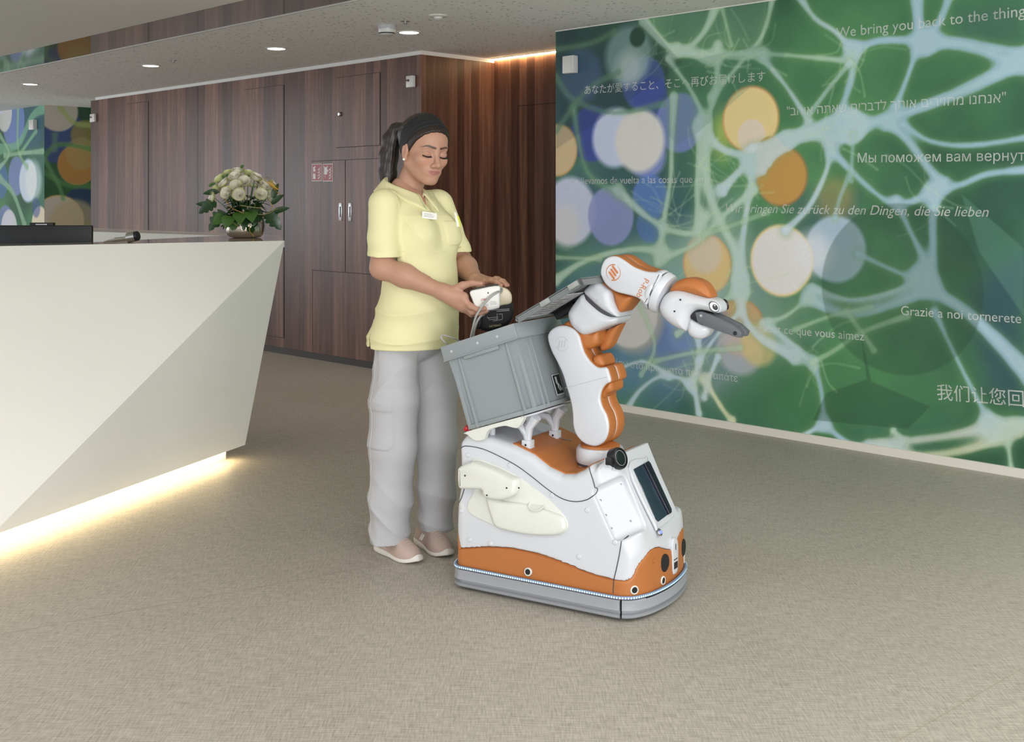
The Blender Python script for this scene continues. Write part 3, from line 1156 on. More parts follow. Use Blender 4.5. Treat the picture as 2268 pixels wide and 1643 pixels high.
pc = Print(0.0, 2.4, 0.0, CEIL, 0.012, mapC, 31)
pc.C *= np.array([.75, .8, .6])
D = pc.disc
D(130, 300, 62, (60, 74, 130), .85)
D(128, 245, 46, (176, 164, 148), .95, .01)
D(190, 300, 34, (150, 128, 46), .7)
D(172, 365, 45, (164, 116, 36), .95, .01, (190, 130, 60))
D(180, 340, 36, (160, 140, 90), .5)
D(180, 455, 40, (40, 56, 104), .8)
D(130, 490, 58, (180, 168, 156), .95, .012, (214, 170, 80))
D(165, 500, 58, (176, 156, 110), .7, .03)
for (p, w, c) in [([(95, 350), (130, 320), (200, 330)], 8, (70, 130, 60)), ([(95, 380), (150, 410), (205, 412)], 7, (60, 120, 60)), ([(135, 240), (165, 272), (205, 278)], 9, (150, 160, 80)), ([(100, 355), (130, 410), (140, 440)], 6, (80, 140, 80)), ([(122, 300), (120, 330)], 8, (80, 120, 110))]:
    pc.strand(p, w, c, .7)
wc_ = pc.finish('wall_far_return', lambda a, z: (np.array(U)[None] * (U_FAR + 0.002) + np.array(W)[None] * (WN + a)[:, None] + np.array([[0, 0, 1.]]) * z[:, None]), M_PRINT)
wc_['label'] = 'printed return wall inside the corridor opening'
slab('wall_far_carrier', U_FAR + .004, U_FAR + 3.0, WN + .003, WN + 2.4, 0, CEIL, M_PAINT, label='wall body behind the far printed wall')

# ------------------------------------------------------------------ faceted reception desk
M_DESK = mat('cream_solid_surface', rgb(244, 242, 236), 0.30, var=0.015, bscale=4, coat=0.2)
M_DTOP = mat('cream_counter_top', rgb(190, 176, 162), 0.09, var=0.02, bscale=4, coat=0.6, spec=0.8)
B = Vector((-1.222, 6.2, 1.144))
CT = B.z
Cc = P(543, 985, 6.09)
zb = Cc.z
Dp = G(-22, 1188, zb)
T0d = (G(0, 545, CT) - Vector((B.x, B.y, CT)))
T0 = Vector((B.x, B.y, CT)) + T0d * 2.6
E_ = G(622, 521, CT)
I0 = G(492, 521.5, CT)                 # inner apex between counter and rear wing
I1 = G(205, 536.5, CT)
_ed = (T0 - B).normalized()
I2 = T0 + (I1 - (B + _ed * (I1 - B).dot(_ed)))
Wf = I0 + (G(205, 513, CT) - I0) * 1.9   # rear wing, inner edge end
En = E_ + (Wf - I0) + Vector((0.1, 0.4, 0))
dk = thing('reception_desk', Vector((-2.0, 6.4, 0)), 'cream faceted reception desk with light under its lower edge', 'desk')
Db = Vector((-3.9, 3.9, zb))
TH = Vector((0, 0, -0.035))
# front: two folded facets with thickness, end facet
ib = Vector((-0.10, 0.06, 0))
v = [T0, B, Dp, Cc, Db]
vin = [p + ib + Vector((0, 0, 0.0)) for p in v]
MB().add([T0, B, Dp, Db, T0 + ib, B + ib, Dp + ib, Db + ib], [(0, 1, 2), (0, 2, 3), (4, 6, 5), (4, 7, 6), (0, 3, 7, 4), (2, 6, 7, 3)]).build('upper_facet', M_DESK, dk, smooth=False)
MB().add([B, Cc, Dp, B + ib, Cc + ib, Dp + ib], [(0, 1, 2), (3, 5, 4), (1, 4, 5, 2), (0, 3, 4, 1)]).build('lower_facet', M_DESK, dk, smooth=False)
Eb = Vector((E_.x - 0.42, E_.y - 0.3, zb))
MB().add([B, E_, Eb, Cc, B + ib * .5, E_ + ib * .5, Eb + ib * .5, Cc + ib * .5], [(0, 1, 2, 3), (4, 7, 6, 5), (2, 6, 7, 3)]).build('end_facet', M_DESK, dk, smooth=False)
poly = [T0, B, E_, I0, I1, I2]
n = len(poly)
MB().add(poly + [p + TH for p in poly], [tuple(range(n)), tuple(range(n, 2 * n))[::-1]] + [(i, (i + 1) % n, n + (i + 1) % n, n + i) for i in range(n)]).build('counter_top', M_DTOP, dk, smooth=False)
poly = [I0, E_, En, Wf]
MB().add(poly + [p + Vector((-.16, -.02, -.30)) for p in poly], [(0, 1, 2, 3), (4, 7, 6, 5), (0, 4, 5, 1), (1, 5, 6, 2), (2, 6, 7, 3), (3, 7, 4, 0)]).build('rear_wing', M_DESK, dk, smooth=False)
# plinth with the light line, set back under the facets
inn = Vector((-0.075, 0.03, 0))
p0, p1 = Dp + (Dp - Cc) * .0 + inn, Cc + inn + (Dp - Cc).normalized() * 0.06
p0 = p0 + (Dp - Cc) * 0.9
pl = MB()
bk = Vector((-0.05, 0.02, 0))
q = [Vector((p0.x, p0.y, 0)), Vector((p1.x, p1.y, 0)), Vector((p1.x, p1.y, 0)) + bk, Vector((p0.x, p0.y, 0)) + bk]
pl.add(q + [a + Vector((0, 0, zb)) for a in q], [(0, 1, 5, 4), (1, 2, 6, 5), (2, 3, 7, 6), (3, 0, 4, 7), (4, 5, 6, 7), (0, 3, 2, 1)]).build('plinth', M_SKIRT, dk, smooth=False)
e = Vector((0.022, -0.008, 0))
pl = MB().tube([q[0] + e + Vector((0, 0, zb - .012)), q[1] + e + Vector((0, 0, zb - .012))], 0.006, 6)
led = pl.build('led_strip', mat('desk_led', (1.0, 0.80, 0.48), 0.4, emit=26.0, var=0.0), dk)
led['label'] = 'warm glowing light strip'

# black screen on the low desk behind the counter
scr = thing('monitor', G(100, 520, CT) + Vector((0, .3, 0)), 'flat black screen standing behind the reception counter', 'monitor')
a0, a1 = P(-60, 499, 6.35), P(203, 501, 6.35)
dz = 0.20
MB().box(a0.x, a1.x, 6.35, 6.38, a0.z - dz, a0.z, 0.006).build('housing', M_BLACK, scr)
hb = P(65, 493, 6.38)
MB().box(hb.x, P(117, 493, 6.38).x, 6.38, 6.42, a0.z - .008, hb.z, 0.004).build('top_mount', M_BLACK, scr)
hz = P(79, 496, 6.38)
MB().box(hz.x, P(104, 496, 6.38).x, 6.378, 6.385, a0.z, hz.z + .001, 0.001).build('mount_slot', M_CHROME, scr)
MB().box(-2.55, -2.45, 6.40, 6.46, 0.0, a0.z - .02, .005).build('stand', M_BLACK, scr)
MB().box(-2.7, -2.3, 6.36, 6.56, 0.0, 0.015, .004).build('foot', M_BLACK, scr)

# hand-held steel device lying on the counter
hd = thing('barcode_scanner', G(270, 536, CT), 'small chrome handheld device with black cap lying on the counter', 'device')
c0 = P(288, 526, G(290, 537, CT).y - .0)
y0 = c0.y
ax = Vector((0.96, -0.05, 0.2)).normalized()
MB().lathe(P(282, 527, y0), ax, [(0.0, 0), (0.024, 0), (0.026, 0.004), (0.026, 0.042), (0.0, 0.043)], 20).build('barrel', M_CHROME, hd)
MB().lathe(P(282, 527, y0) + ax * .041, ax, [(0.0, 0), (0.025, 0), (0.025, 0.016), (0.018, 0.022), (0.0, 0.022)], 20).build('cap', M_BLACK, hd)
p, q2 = P(254, 531, y0), P(284, 528, y0)
MB().tube([p, q2], 0.011, 8).build('body', M_CHROME, hd)
MB().tube([P(230, 535.5, y0), P(243, 533, y0), P(256, 531.5, y0)], [0.003, 0.006, 0.008], 8).build('grip', M_CHROME, hd)

# small wall and ceiling devices


def wall_box(name, px0, py0, px1, py1, depth, label, cat, win=None, n=WN):
    u0, z1 = wall_uz(px0, py0, n)
    u1, z0 = wall_uz(px1, py1, n)
    t = thing(name, UW((u0 + u1) / 2, n, (z0 + z1) / 2), label, cat)
    slab('housing', min(u0, u1), max(u0, u1), n - depth, n - .001, z0, z1, M_PLASTIC, t, b=0.006)
    return t, u0, u1, z0, z1


t, u0, u1, z0, z1 = wall_box('motion_sensor', 1256, 126, 1281, 162, 0.05, 'white motion sensor on the printed wall beside the recess', 'sensor', n=WN - .001)
slab('lens_band', u1 - .004, u1 + .014, WN - .056, WN - .05, z0 + .012, z1 - .012, M_PAINT, t, b=.002)
t, u0, u1, z0, z1 = wall_box('alarm_button', 905, 169, 921, 193, 0.03, 'cream wall unit with dark red window beside the walnut corner', 'alarm')
slab('red_window', u0 - .5 * (u0 - u1), u0 - .08 * (u0 - u1), WN - .033, WN - .028, z0 + .50 * (z1 - z0), z0 + .68 * (z1 - z0), mat('dark_red_glass', rgb(80, 22, 34), .2), t, b=.002)
t, u0, u1, z0, z1 = wall_box('alarm_button', 204, 253, 214, 270, 0.03, 'small cream wall unit at the far end of the walnut wall', 'alarm')
slab('red_window', u0 - .5 * (u0 - u1), u0 - .08 * (u0 - u1), WN - .033, WN - .028, z0 + .50 * (z1 - z0), z0 + .68 * (z1 - z0), mat('dark_red_glass', rgb(80, 22, 34), .2), t, b=.002)
t, u0, u1, z0, z1 = wall_box('motion_sensor', 72, 266, 83, 287, 0.05, 'white motion sensor on the far printed wall', 'sensor')
slab('lens_band', u1 - .004, u1 + .014, WN - .056, WN - .05, z0 + .012, z1 - .012, M_PAINT, t, b=.002)


def ceil_pt(px, py):
    c = P(px, py, (CEIL - CH) * FPX / (HY - py))
    c.z = CEIL
    return c


c = ceil_pt(857, 56)
t = thing('smoke_detector', c, 'round white smoke detector with clear base hanging from ceiling', 'detector')
MB().lathe(c, (0, 0, -1), [(0.062, 0), (0.064, 0.012), (0.062, 0.03), (0.0, 0.03)], 32).build('base_ring', mat('clear_grey_plastic', rgb(188, 190, 190), .15, spec=.8), t)
MB().lathe(c, (0, 0, -1), [(0.058, 0.03), (0.056, 0.045), (0.05, 0.058), (0.036, 0.066), (0.0, 0.068)], 32).build('dome', M_PLASTIC, t)
MB().lathe(c, (0, 0, -1), [(0.0535, 0.051), (0.0535, 0.056), (0.051, 0.0575), (0.051, 0.051)], 32, caps=False).build('smoke_slots', M_BLACK, t)
c = ceil_pt(971, 34)
t = thing('presence_detector', c, 'flat white disc detector on the ceiling', 'detector')
MB().lathe(c, (0, 0, -1), [(0.06, 0), (0.06, 0.006), (0.05, 0.012), (0.0, 0.012)], 32).build('plate', M_PLASTIC, t)
MB().lathe(c, (0, 0, -1), [(0.028, 0.012), (0.026, 0.02), (0.014, 0.027), (0.0, 0.029)], 24).build('lens', M_PAINT, t)
for (px, py, lb) in ((898, 47, 'small sprinkler nozzle between the two ceiling detectors'), (384, 134, 'small sprinkler nozzle between two downlights')):
    c = ceil_pt(px, py)
    t = thing('sprinkler', c, lb, 'sprinkler')
    MB().lathe(c, (0, 0, -1), [(0.03, 0), (0.03, 0.002), (0.008, 0.004), (0.008, 0.014), (0.0, 0.014)], 16).build('cover', M_CHROME, t)
    MB().lathe(c, (0, 0, -1), [(0.0, 0.016), (0.014, 0.016), (0.014, 0.018), (0.0, 0.018)], 12).build('deflector', M_CHROME, t)

# fire signs
M_RED = mat('sign_red', rgb(160, 36, 48), .4, var=.03)
M_SW = mat('sign_white', rgb(232, 228, 226), .4, var=.02)


def sign(px0, label, kind):
    u0, z1 = wall_uz(px0, 363)
    u1 = u0 - 0.148
    z0 = z1 - 0.15
    n = WN - 0.0046
    t = thing('fire_sign', UW(u0 - .07, n, z0), label, 'sign', 'fire signs on the walnut cabinet')
    slab('plate', u1, u0, n - .003, n - .0002, z0, z1, M_SW, t, b=.0005)
    slab('red_field', u1 + .007, u0 - .007, n - .0036, n - .0031, z0 + .007, z1 - .007, M_RED, t)
    mb = MB(lambda a, b, w: UW(u0 - a, n - .0042 - w, z0 + b))

    def poly(pts):
        mb.add([(a, b, 0) for a, b in pts], [tuple(range(len(pts)))])
    if kind == 0:
        poly([(.022, .02), (.058, .02), (.058, .095), (.050, .108), (.030, .108), (.022, .095)])
        poly([(.033, .109), (.048, .109), (.048, .116), (.060, .124), (.056, .131), (.040, .126), (.024, .120), (.018, .104), (.024, .104), (.031, .115)])
    else:
        poly([(.024, .060), (.070, .060), (.070, .122), (.024, .122)])
        poly([(.016, .122), (.030, .122), (.030, .130), (.016, .130)])
        poly([(.064, .122), (.078, .122), (.078, .130), (.064, .130)])
        poly([(.070, .085), (.084, .085), (.084, .097), (.070, .097)])
        poly([(.036, .030), (.042, .030), (.042, .060), (.036, .060)])
    for k in range(4):
        b = .018 + k * .024
        poly([(.090, b), (.112, b + .006), (.128, b + .026), (.124, b + .034), (.112, b + .016), (.096, b + .012)])
    mb.build('pictogram', M_SW, t, smooth=False)
    if kind == 0:
        slab('pictogram_band', u0 - .055, u0 - .025, n - .0050, n - .0044, z0 + .066, z0 + .084, M_RED, t)
    return t


sign(692, 'red and white sign showing a fire extinguisher and flames', 0)
sign(716, 'red and white sign showing a fire hose reel and flames', 1)

# ------------------------------------------------------------------ mobile robot
RF = Frame((-0.223, 4.05), (0.858, -0.514), (0.514, 0.858))
rw = RF.w
M_RW = mat('robot_white_shell', rgb(204, 207, 213), 0.32, bump=0.02, bscale=500, var=0.01, coat=0.25)
M_RO = mat('orange_leather', rgb(178, 108, 54), 0.45, bump=0.25, bscale=700, var=0.05)
M_RG = mat('grey_bumper', rgb(150, 152, 158), 0.5, bump=0.05, bscale=300, var=0.03)
M_CREAM = mat('cream_holder_plastic', rgb(218, 220, 213), 0.4, var=0.01)
M_LINE = mat('dark_seam', rgb(70, 70, 76), 0.6)
M_STITCH = mat('orange_stitch', rgb(168, 90, 32), 0.6)
M_LOGO = mat('copper_print', rgb(196, 118, 70), 0.45)
M_EMB = mat('embossed_white', rgb(186, 189, 194), 0.4)
M_SCREEN = mat('dark_screen', rgb(36, 48, 66), 0.08, spec=0.9, coat=.5)
M_GRIP = mat('grey_gripper', rgb(92, 96, 102), 0.45)
M_LED = mat('cool_led', (0.55, 0.82, 1.0), 0.4, emit=0.9, var=0.0)
M_LEDB = mat('led_carrier', rgb(120, 140, 170), 0.4)
M_BIN = mat('grey_polypropylene', rgb(140, 148, 152), 0.42, bump=0.03, bscale=400, var=0.02)
M_BIND = mat('grey_lid', rgb(112, 118, 118), 0.3, var=0.02)

robot = thing('mobile_robot', rw(.35, .24, 0), 'white and orange wheeled service robot with a folded articulated arm', 'robot')


def part(name, mb, m, parent=robot, label=None, angle=35):
    o = mb.build(name, m, parent, angle=angle)
    if label:
        o['label'] = label
    return o


def c1(x, y):     # tracing sheets: zoomed crops of the photograph
    return (950 + x / 3.285, 900 + y / 3.285)


def c2(x, y):
    return (950 + x / 3.159, 540 + y / 3.159)


def trace(pts, t, sheet):
    return [RF.az(*sheet(*p), t) for p in pts]


# --- base outline seen from above
fp = spline([(.10, 0), (.45, 0), (.62, 0), (.668, .006), (.702, .030), (.728, .080), (.741, .135), (.748, .20), (.747, .27), (.738, .34), (.720, .41), (.690, .455), (.64, .478), (.45, .48), (.10, .48), (.04, .475), (.005, .43), (-.012, .34), (-.016, .24), (-.012, .14), (.005, .05), (.035, .006)], 5)


def lean(z):
    return 0.004 + 0.115 * (z - 0.10)


side_top = trace([(195, 300), (205, 255), (260, 208), (340, 212), (430, 232), (600, 290), (740, 360), (850, 450), (960, 503), (1040, 503), (1110, 470), (1165, 432)], .045, c1)
prof = [(.012, .06), (-.012, .15), (-.012, .22), (.0, .29), (.016, .34), (.020, .39), (.008, .45)] + side_top + [(.545, .468), (.575, .500), (.592, .504), (.64, .40), (.712, .258), (.730, .215), (.745, .16), (.752, .06)]
side_z = np.array(trace([(222, 1035), (330, 1030), (430, 1026), (600, 1036), (800, 1080), (1000, 1150), (1200, 1225), (1345, 1264)], .008, c1))
sa, sz = side_z[:, 0], side_z[:, 1]
front_z = [(-.02, .112), (.0, .114), (.02, .130), (.035, .155), (.05, .180), (.09, .206), (.125, .214), (.17, .208), (.21, .192), (.25, .180), (.30, .187), (.36, .208), (.41, .214), (.46, .17), (.5, .12)]


def zb(a, t):
    s = np.interp(a, sa, sz)
    s = np.where(a < sa[0], sz[0] + np.clip((sa[0] - a) * 2.6, 0, .12), s)
    f = np.interp(t, [q[0] for q in front_z], [q[1] for q in front_z])
    w_ = np.clip((t - .010) / .035, 0, 1) * np.clip((.470 - t) / .035, 0, 1)
    return np.where(a > .5, s + (f - s) * w_, s)


# tray niche cut into the corner beside the screen
nrm = np.array([.70, -.66, .44])
nrm /= np.linalg.norm(nrm)
upv = np.array([-.40, -.05, .91])
upv -= nrm * upv.dot(nrm)
upv /= np.linalg.norm(upv)
rtv = np.cross(upv, nrm)
tc = np.array([.640, .068, .352])


def d_body(a, t, z):
    p = poly2d(a[:, :, 0], z[:, 0, :].reshape(1, -1), prof)[:, None, :]
    f = poly2d(a[:, :, 0], t[:, :, 0].reshape(1, -1), fp)[:, :, None] + 0.006
    s = smax(smax(f, lean(z) - t, .02), t - (.48 - lean(z)), .02)
    d = smax(p, s, .030)
    # console stands between two cut corners
    d = smax(d, -smax(smax(.385 - t, .545 - a, .01), .275 - z, .015), .012)
    x, y, w = a - tc[0], t - tc[1], z - tc[2]
    lx = x * rtv[0] + y * rtv[1] + w * rtv[2]
    ly = x * nrm[0] + y * nrm[1] + w * nrm[2]
    lz = x * upv[0] + y * upv[1] + w * upv[2]
    # chamfer plane, then the niche
    d = smax(d, ly - .006, .012)
    box = s_box(lx, ly, lz, (-.002, .0, .0), (.064, .036, .093), .022)
    d = smax(d, -box, .008)
    return d


CACHE = {}


def d_body_c(a, t, z):
    if 'b' not in CACHE:
        CACHE['b'] = d_body(a, t, z).astype(np.float32)
    return CACHE['b']


blo, bhi, bh = (-.05, -.02, .060), (.78, .50, .56), .0042
Vb, Qb = nets(lambda a, t, z: np.maximum(d_body_c(a, t, z), zb(a, t) + .0012 - z), blo, bhi, bh)
body = np_mesh('body_shell', RF.arr(Vb), Qb, M_RW, robot)
body['label'] = 'white moulded upper shell of the robot base'
Vb, Qb = nets(lambda a, t, z: np.maximum(d_body_c(a, t, z) - .0008, z - zb(a, t)), blo, bhi, bh)
o = np_mesh('leather_band', RF.arr(Vb), Qb, M_RO, robot)
o['label'] = 'orange leather band around the robot base'
seat = lambda a, t, z: smax(d_body_c(a, t, z) - .0035, smax(smax(np.abs(t - .245) - .172, np.abs(a - .372) - .155, .01), .40 - z, .01), .003)
Vb, Qb = nets(seat, blo, bhi, bh)
o = np_mesh('leather_saddle', RF.arr(Vb), Qb, M_RO, robot)
o['label'] = 'orange leather saddle between the bin frame and the arm'
BD = CACHE.pop('b')
_ax = [np.arange(blo[i], bhi[i] + bh, bh) for i in range(3)]


def t_surf(a, z):
    """lateral position of the near flank of the base at (a, z)"""
    i = min(max((a - blo[0]) / bh, 0), BD.shape[0] - 2)
    k = min(max((z - blo[2]) / bh, 0), BD.shape[2] - 2)
    i0, k0 = int(i), int(k)
    fi, fk = i - i0, k - k0
    col = (BD[i0, :, k0] * (1 - fi) + BD[i0 + 1, :, k0] * fi) * (1 - fk) + (BD[i0, :, k0 + 1] * (1 - fi) + BD[i0 + 1, :, k0 + 1] * fi) * fk
    j = int(np.argmax(col < 0))
    if col[j] >= 0 or j == 0:
        return None
    f = col[j - 1] / (col[j - 1] - col[j])
    return _ax[1][j - 1] + f * bh



# --- bumper with its grooves, LED line, floor gap


def offset(o, d):
    o = np.array(o)
    tg = np.roll(o, -1, 0) - np.roll(o, 1, 0)
    tg /= np.linalg.norm(tg, axis=1, keepdims=True)
    return o + np.stack([tg[:, 1], -tg[:, 0]], 1) * d


zfr = lambda a, b, t: rw(a, b, t)
ar = offset(fp, .004)
rear_b = [q for q in ar if q[0] < .655 and not (q[0] > .64 and q[1] < .2)]
front_b = [q for q in ar if q[0] > .664]


def bumper(name, pts, label):
    c = np.array([.35, .24])
    b = MB(rw)
    n = len(pts)
    prof_ = [(.028, .073), (.004, .070), (.0, .065), (.0, .042), (-.002, .038), (.010, .033), (.010, .027), (-.002, .024), (0, .015), (.012, .008), (.03, .008)]
    # inward direction
    P2 = np.array(pts)
    tg = np.gradient(P2, axis=0)
    tg /= np.linalg.norm(tg, axis=1, keepdims=True)
    inn = np.stack([-tg[:, 1], tg[:, 0]], 1)
    vs = []
    for i in range(n):
        for (ins, z) in prof_:
            q = P2[i] + inn[i] * ins
            vs.append((q[0], q[1], z))
    m_ = len(prof_)
    fs = [(i * m_ + k, (i + 1) * m_ + k, (i + 1) * m_ + k + 1, i * m_ + k + 1) for i in range(n - 1) for k in range(m_ - 1)]
    fs += [tuple(range(m_)), tuple((n - 1) * m_ + k for k in range(m_))]
    return part(name, b.add(vs, fs), M_RG, label=label, angle=28)


# order the points: outline starts at (.10,0) running counter-clockwise
k0 = max(range(len(ar)), key=lambda i: ar[i][0] < .655 and ar[i][1] > .3 and -abs(ar[i][0] - .655) or -9)
lst = [tuple(q) for q in ar]
iF0 = next(i for i, q in enumerate(lst) if q[0] > .664)
iF1 = max(i for i, q in enumerate(lst) if q[0] > .664)
bumper('bumper_front', lst[iF0:iF1 + 1], 'bowed grey front bumper')
bumper('bumper_rear', lst[iF1 + 1:] + lst[:iF0], 'grey side and rear bumper')
part('chassis', MB(rw).pillow(offset(fp, -.03), .004, .078, 0, order=(0, 1, 2)), M_BLACK, label='dark chassis under the bumpers')
led_path = offset(fp, .001)
part('led_carrier', MB(rw).tube([(q[0], q[1], .0790) for q in list(led_path) + [led_path[0]]], .0055, 6, False), M_LEDB, label='blue grey strip holding the lights')
# dots
dd = MB(rw)
pts = np.array(list(led_path) + [led_path[0]])
seg = np.linalg.norm(np.diff(pts, axis=0), axis=1)
cum = np.concatenate([[0], np.cumsum(seg)])
for s_ in np.arange(0, cum[-1], .0088):
    i = min(np.searchsorted(cum, s_, 'right') - 1, len(seg) - 1)
    f = (s_ - cum[i]) / seg[i]
    q = pts[i] * (1 - f) + pts[i + 1] * f
    tg = (pts[i + 1] - pts[i]) / seg[i]
    no = np.array([tg[1], -tg[0]])
    c = q + no * .0052
    dd.add([(c[0] - tg[0] * .0026, c[1] - tg[1] * .0026, .0765), (c[0] + tg[0] * .0026, c[1] + tg[1] * .0026, .0765), (c[0] + tg[0] * .0026 + no[0] * .0008, c[1] + tg[1] * .0026 + no[1] * .0008, .0820), (c[0] - tg[0] * .0026 + no[0] * .0008, c[1] - tg[1] * .0026 + no[1] * .0008, .0820)], [(0, 1, 2, 3)])
o = part('led_dots', dd, M_LED, label='row of small glowing blue white light dots')
o['kind'] = 'stuff'

# --- seams on the near side


def side_pts(pts, sheet=c1, off=.001):
    out = []
    for p in pts:
        t = .03
        for _ in range(5):
            a, z = RF.az(*sheet(*p), t)
            ts = t_surf(a, z)
            while ts is None and a < .3:
                a += .002
                ts = t_surf(a, z)
            t = (lean(z) if ts is None else min(ts, .2)) - off
        out.append((a, t, z))
    return out


def seam(name, pts, r=.0016, m=M_LINE, sheet=c1, n=5):
    return part(name, MB(rw).tube(side_pts(spline(pts, n, False), sheet), r, 5), m)


seam('panel_seam', [(212, 990), (190, 920), (184, 840), (205, 740), (245, 640), (258, 560), (232, 420), (226, 330), (245, 293), (300, 290), (400, 312), (520, 366), (640, 432), (750, 512), (850, 592), (940, 655), (1010, 684), (1080, 692), (1150, 678), (1195, 650)])
seam('panel_seam', [(1195, 650), (1208, 600), (1195, 540), (1175, 480), (1165, 440)])
seam('panel_seam', [(1402, 968), (1385, 1080), (1362, 1190), (1346, 1262), (1340, 1362)])
seam('panel_seam', [(213, 1015), (212, 1156)])
seam('panel_seam', [(195, 396), (230, 402)])
seam('band_stitching', [(222, 1037), (330, 1032), (430, 1028), (600, 1038), (800, 1082), (1000, 1152), (1200, 1227), (1340, 1262)], .0013, M_STITCH)

# studs
for p in ((284, 354), (588, 429), (895, 648), (1152, 756), (1353, 989), (238, 760), (296, 970), (448, 997), (1092, 1094)):
    a, t, z = side_pts([p])[0]
    part('stud', MB(rw).lathe((a, t + .003, z), (0, -1, .1), [(.0085, 0), (.0085, .004), (.0065, .006), (0, .0065)], 16), M_RW, label='round white upholstery stud')
# round sensors with cream rings


def sensor(a, t, z, d, r=.014):
    b = part('sensor', MB(rw).lathe((a, t, z), d, [(r, -.004), (r, .003), (r * .85, .005), (r * .68, .003), (0, .002)], 24), M_CREAM, label='round distance sensor with cream ring')
    part('sensor_lens', MB(rw).lathe((a, t, z), d, [(r * .7, .001), (r * .66, .0045), (0, .004)], 20), M_BLACK, b)


a, z = RF.az(*c1(722, 1203), .004)
sensor(a, .004, z, (0, -1, .1))


def a_surf(t, z):
    j = min(max(int(round((t - blo[1]) / bh)), 0), BD.shape[1] - 1)
    k = min(max(int(round((z - blo[2]) / bh)), 0), BD.shape[2] - 1)
    i = np.where(BD[:, j, k] < 0)[0]
    if len(i) == 0:
        return None
    i = i[-1]
    f = BD[i, j, k] / (BD[i, j, k] - BD[i + 1, j, k])
    return _ax[0][i] + f * bh


def front_at(px, py):
    """point on the bowed front under a pixel, with the outward direction there"""
    t, a = .1, .70
    for _ in range(16):
        t2, z = RF.tz(px, py, a)
        t = .5 * t + .5 * min(max(t2, .012), .462)
        a = a_surf(t, z) or a
    a1, a2 = a_surf(t - .010, z) or a, a_surf(t + .010, z) or a
    return a, t, z, (1, -(a2 - a1) / .02, .0)


for (x, y) in ((1498, 1337), (1700, 1265)):
    a, t, z, d = front_at(*c1(x, y))
    sensor(a, t, z, d, .0145)
sensor(a_surf(.42, .10), .42, .10, (1, .3, 0), .0145)
sensor(-.010, .17, .13, (-1, 0, 0), .0145)
a, t, z, d = front_at(*c1(1715, 1140))
M_FABRIC = mat('black_speaker_cloth', rgb(26, 26, 28), .8, bump=.4, bscale=900)
for tt, aa in ((t, a), (.385, .72)):
    aa = a_surf(tt, z) or aa
    part('speaker', MB(rw).lathe((aa - .001, tt, z), (1, -.1 if tt < .2 else .15, 0), [(.030, -.004), (.030, .002), (.027, .004), (0, .003)], 28, 1.0), M_FABRIC, label='round black speaker cloth in the orange band')
a, t, z, d = front_at(*c1(1635, 1122))
part('stud', MB(rw).lathe((a, t, z), d, [(.008, 0), (.008, .004), (0, .005)], 14), M_RO, label='small orange stud')
# socket panel in the middle of the front
pa_ = max(a_surf(.26, .15), a_surf(.28, .20), a_surf(.28, .11), a_surf(.27, .13))
sp = part('socket_panel', MB(lambda y, z, x: rw(x, y, z)).pillow(spline([(.258, .096), (.290, .096), (.300, .12), (.302, .18), (.292, .208), (.268, .216), (.254, .200), (.252, .13)], 4), pa_ - .02, pa_ + .004, .004, order=(0, 1, 2)), M_RW, label='white panel with sockets in the front')
part('socket', MB(rw).box(pa_ + .0035, pa_ + .0055, .262, .290, .112, .134), M_BLACK, sp)
part('socket_slit', MB(rw).box(pa_ + .0035, pa_ + .0050, .260, .290, .142, .145), M_BLACK, sp)
part('key_slot', MB(rw).box(pa_ + .0035, pa_ + .0050, .274, .278, .175, .195), M_BLACK, sp)
# red part and dark gap above the front bumper
fb = [q for q in fp if q[0] > .68]
part('bumper_gap', MB(rw).tube([(q[0] + .001, q[1], .0715) for q in offset(fp, -.001) if q[0] > .72 and q[1] < .44], .004, 6), M_BLACK)

# --- screen console
fdir = np.array([.128, 0, -.246])
fdir /= np.linalg.norm(fdir)
fn = np.array([.246, 0, .128])
fn /= np.linalg.norm(fn)
f0 = np.array([.592, 0, .504])


def face(x, d, n_):        # x across (t), d down the slope, n_ out of the slope
    q = f0 + fdir * d + fn * n_
    return rw(q[0], x, q[2])


sc = part('screen_frame', MB(face).pillow(spline([(.165, .05), (.30, .045), (.318, .06), (.322, .24), (.30, .262), (.18, .268), (.165, .25)], 4), -.004, .006, .003, order=(0, 1, 2)), M_RW, label='white frame around the dark screen')
part('screen', MB(face).pillow([(.182, .062), (.297, .058), (.304, .068), (.306, .235), (.296, .245), (.192, .25), (.182, .24)], .001, .0085, .002, order=(0, 1, 2)), M_SCREEN, label='dark glossy touch screen')
part('screen_bezel', MB(face).pillow([(.262, .060), (.297, .058), (.304, .068), (.306, .235), (.296, .245), (.276, .246)], .0075, .0155, .003, order=(0, 1, 2)), mat('screen_hood', rgb(26, 27, 40), .25), sc)
b = part('power_button', MB(face).lathe((.178, .282, .001), (0, 0, 1), [(.0125, 0), (.0125, .004), (.010, .006), (0, .005)], 20), M_CHROME, label='steel ring push button')
part('button_light', MB(face).lathe((.178, .282, .001), (0, 0, 1), [(.006, .004), (.006, .0075), (0, .0075)], 16), mat('blue_light', (.2, .25, 1.0), .4, emit=1.0), b)
# screws in the tray niche
def nic(x, u_, d_):
    q = tc + rtv * x + upv * u_ + nrm * d_
    return rw(*q)


for (x, u_) in ((.045, .07), (.05, .028), (.052, -.012), (.054, -.055), (.02, -.05), (-.045, .05), (-.05, .0), (-.052, -.045)):
    part('screw', MB(nic).lathe((x, u_, -.0365), (0, 0, 1), [(.0036, 0), (.0036, .002), (.0015, .003), (0, .002)], 10), M_CHROME)
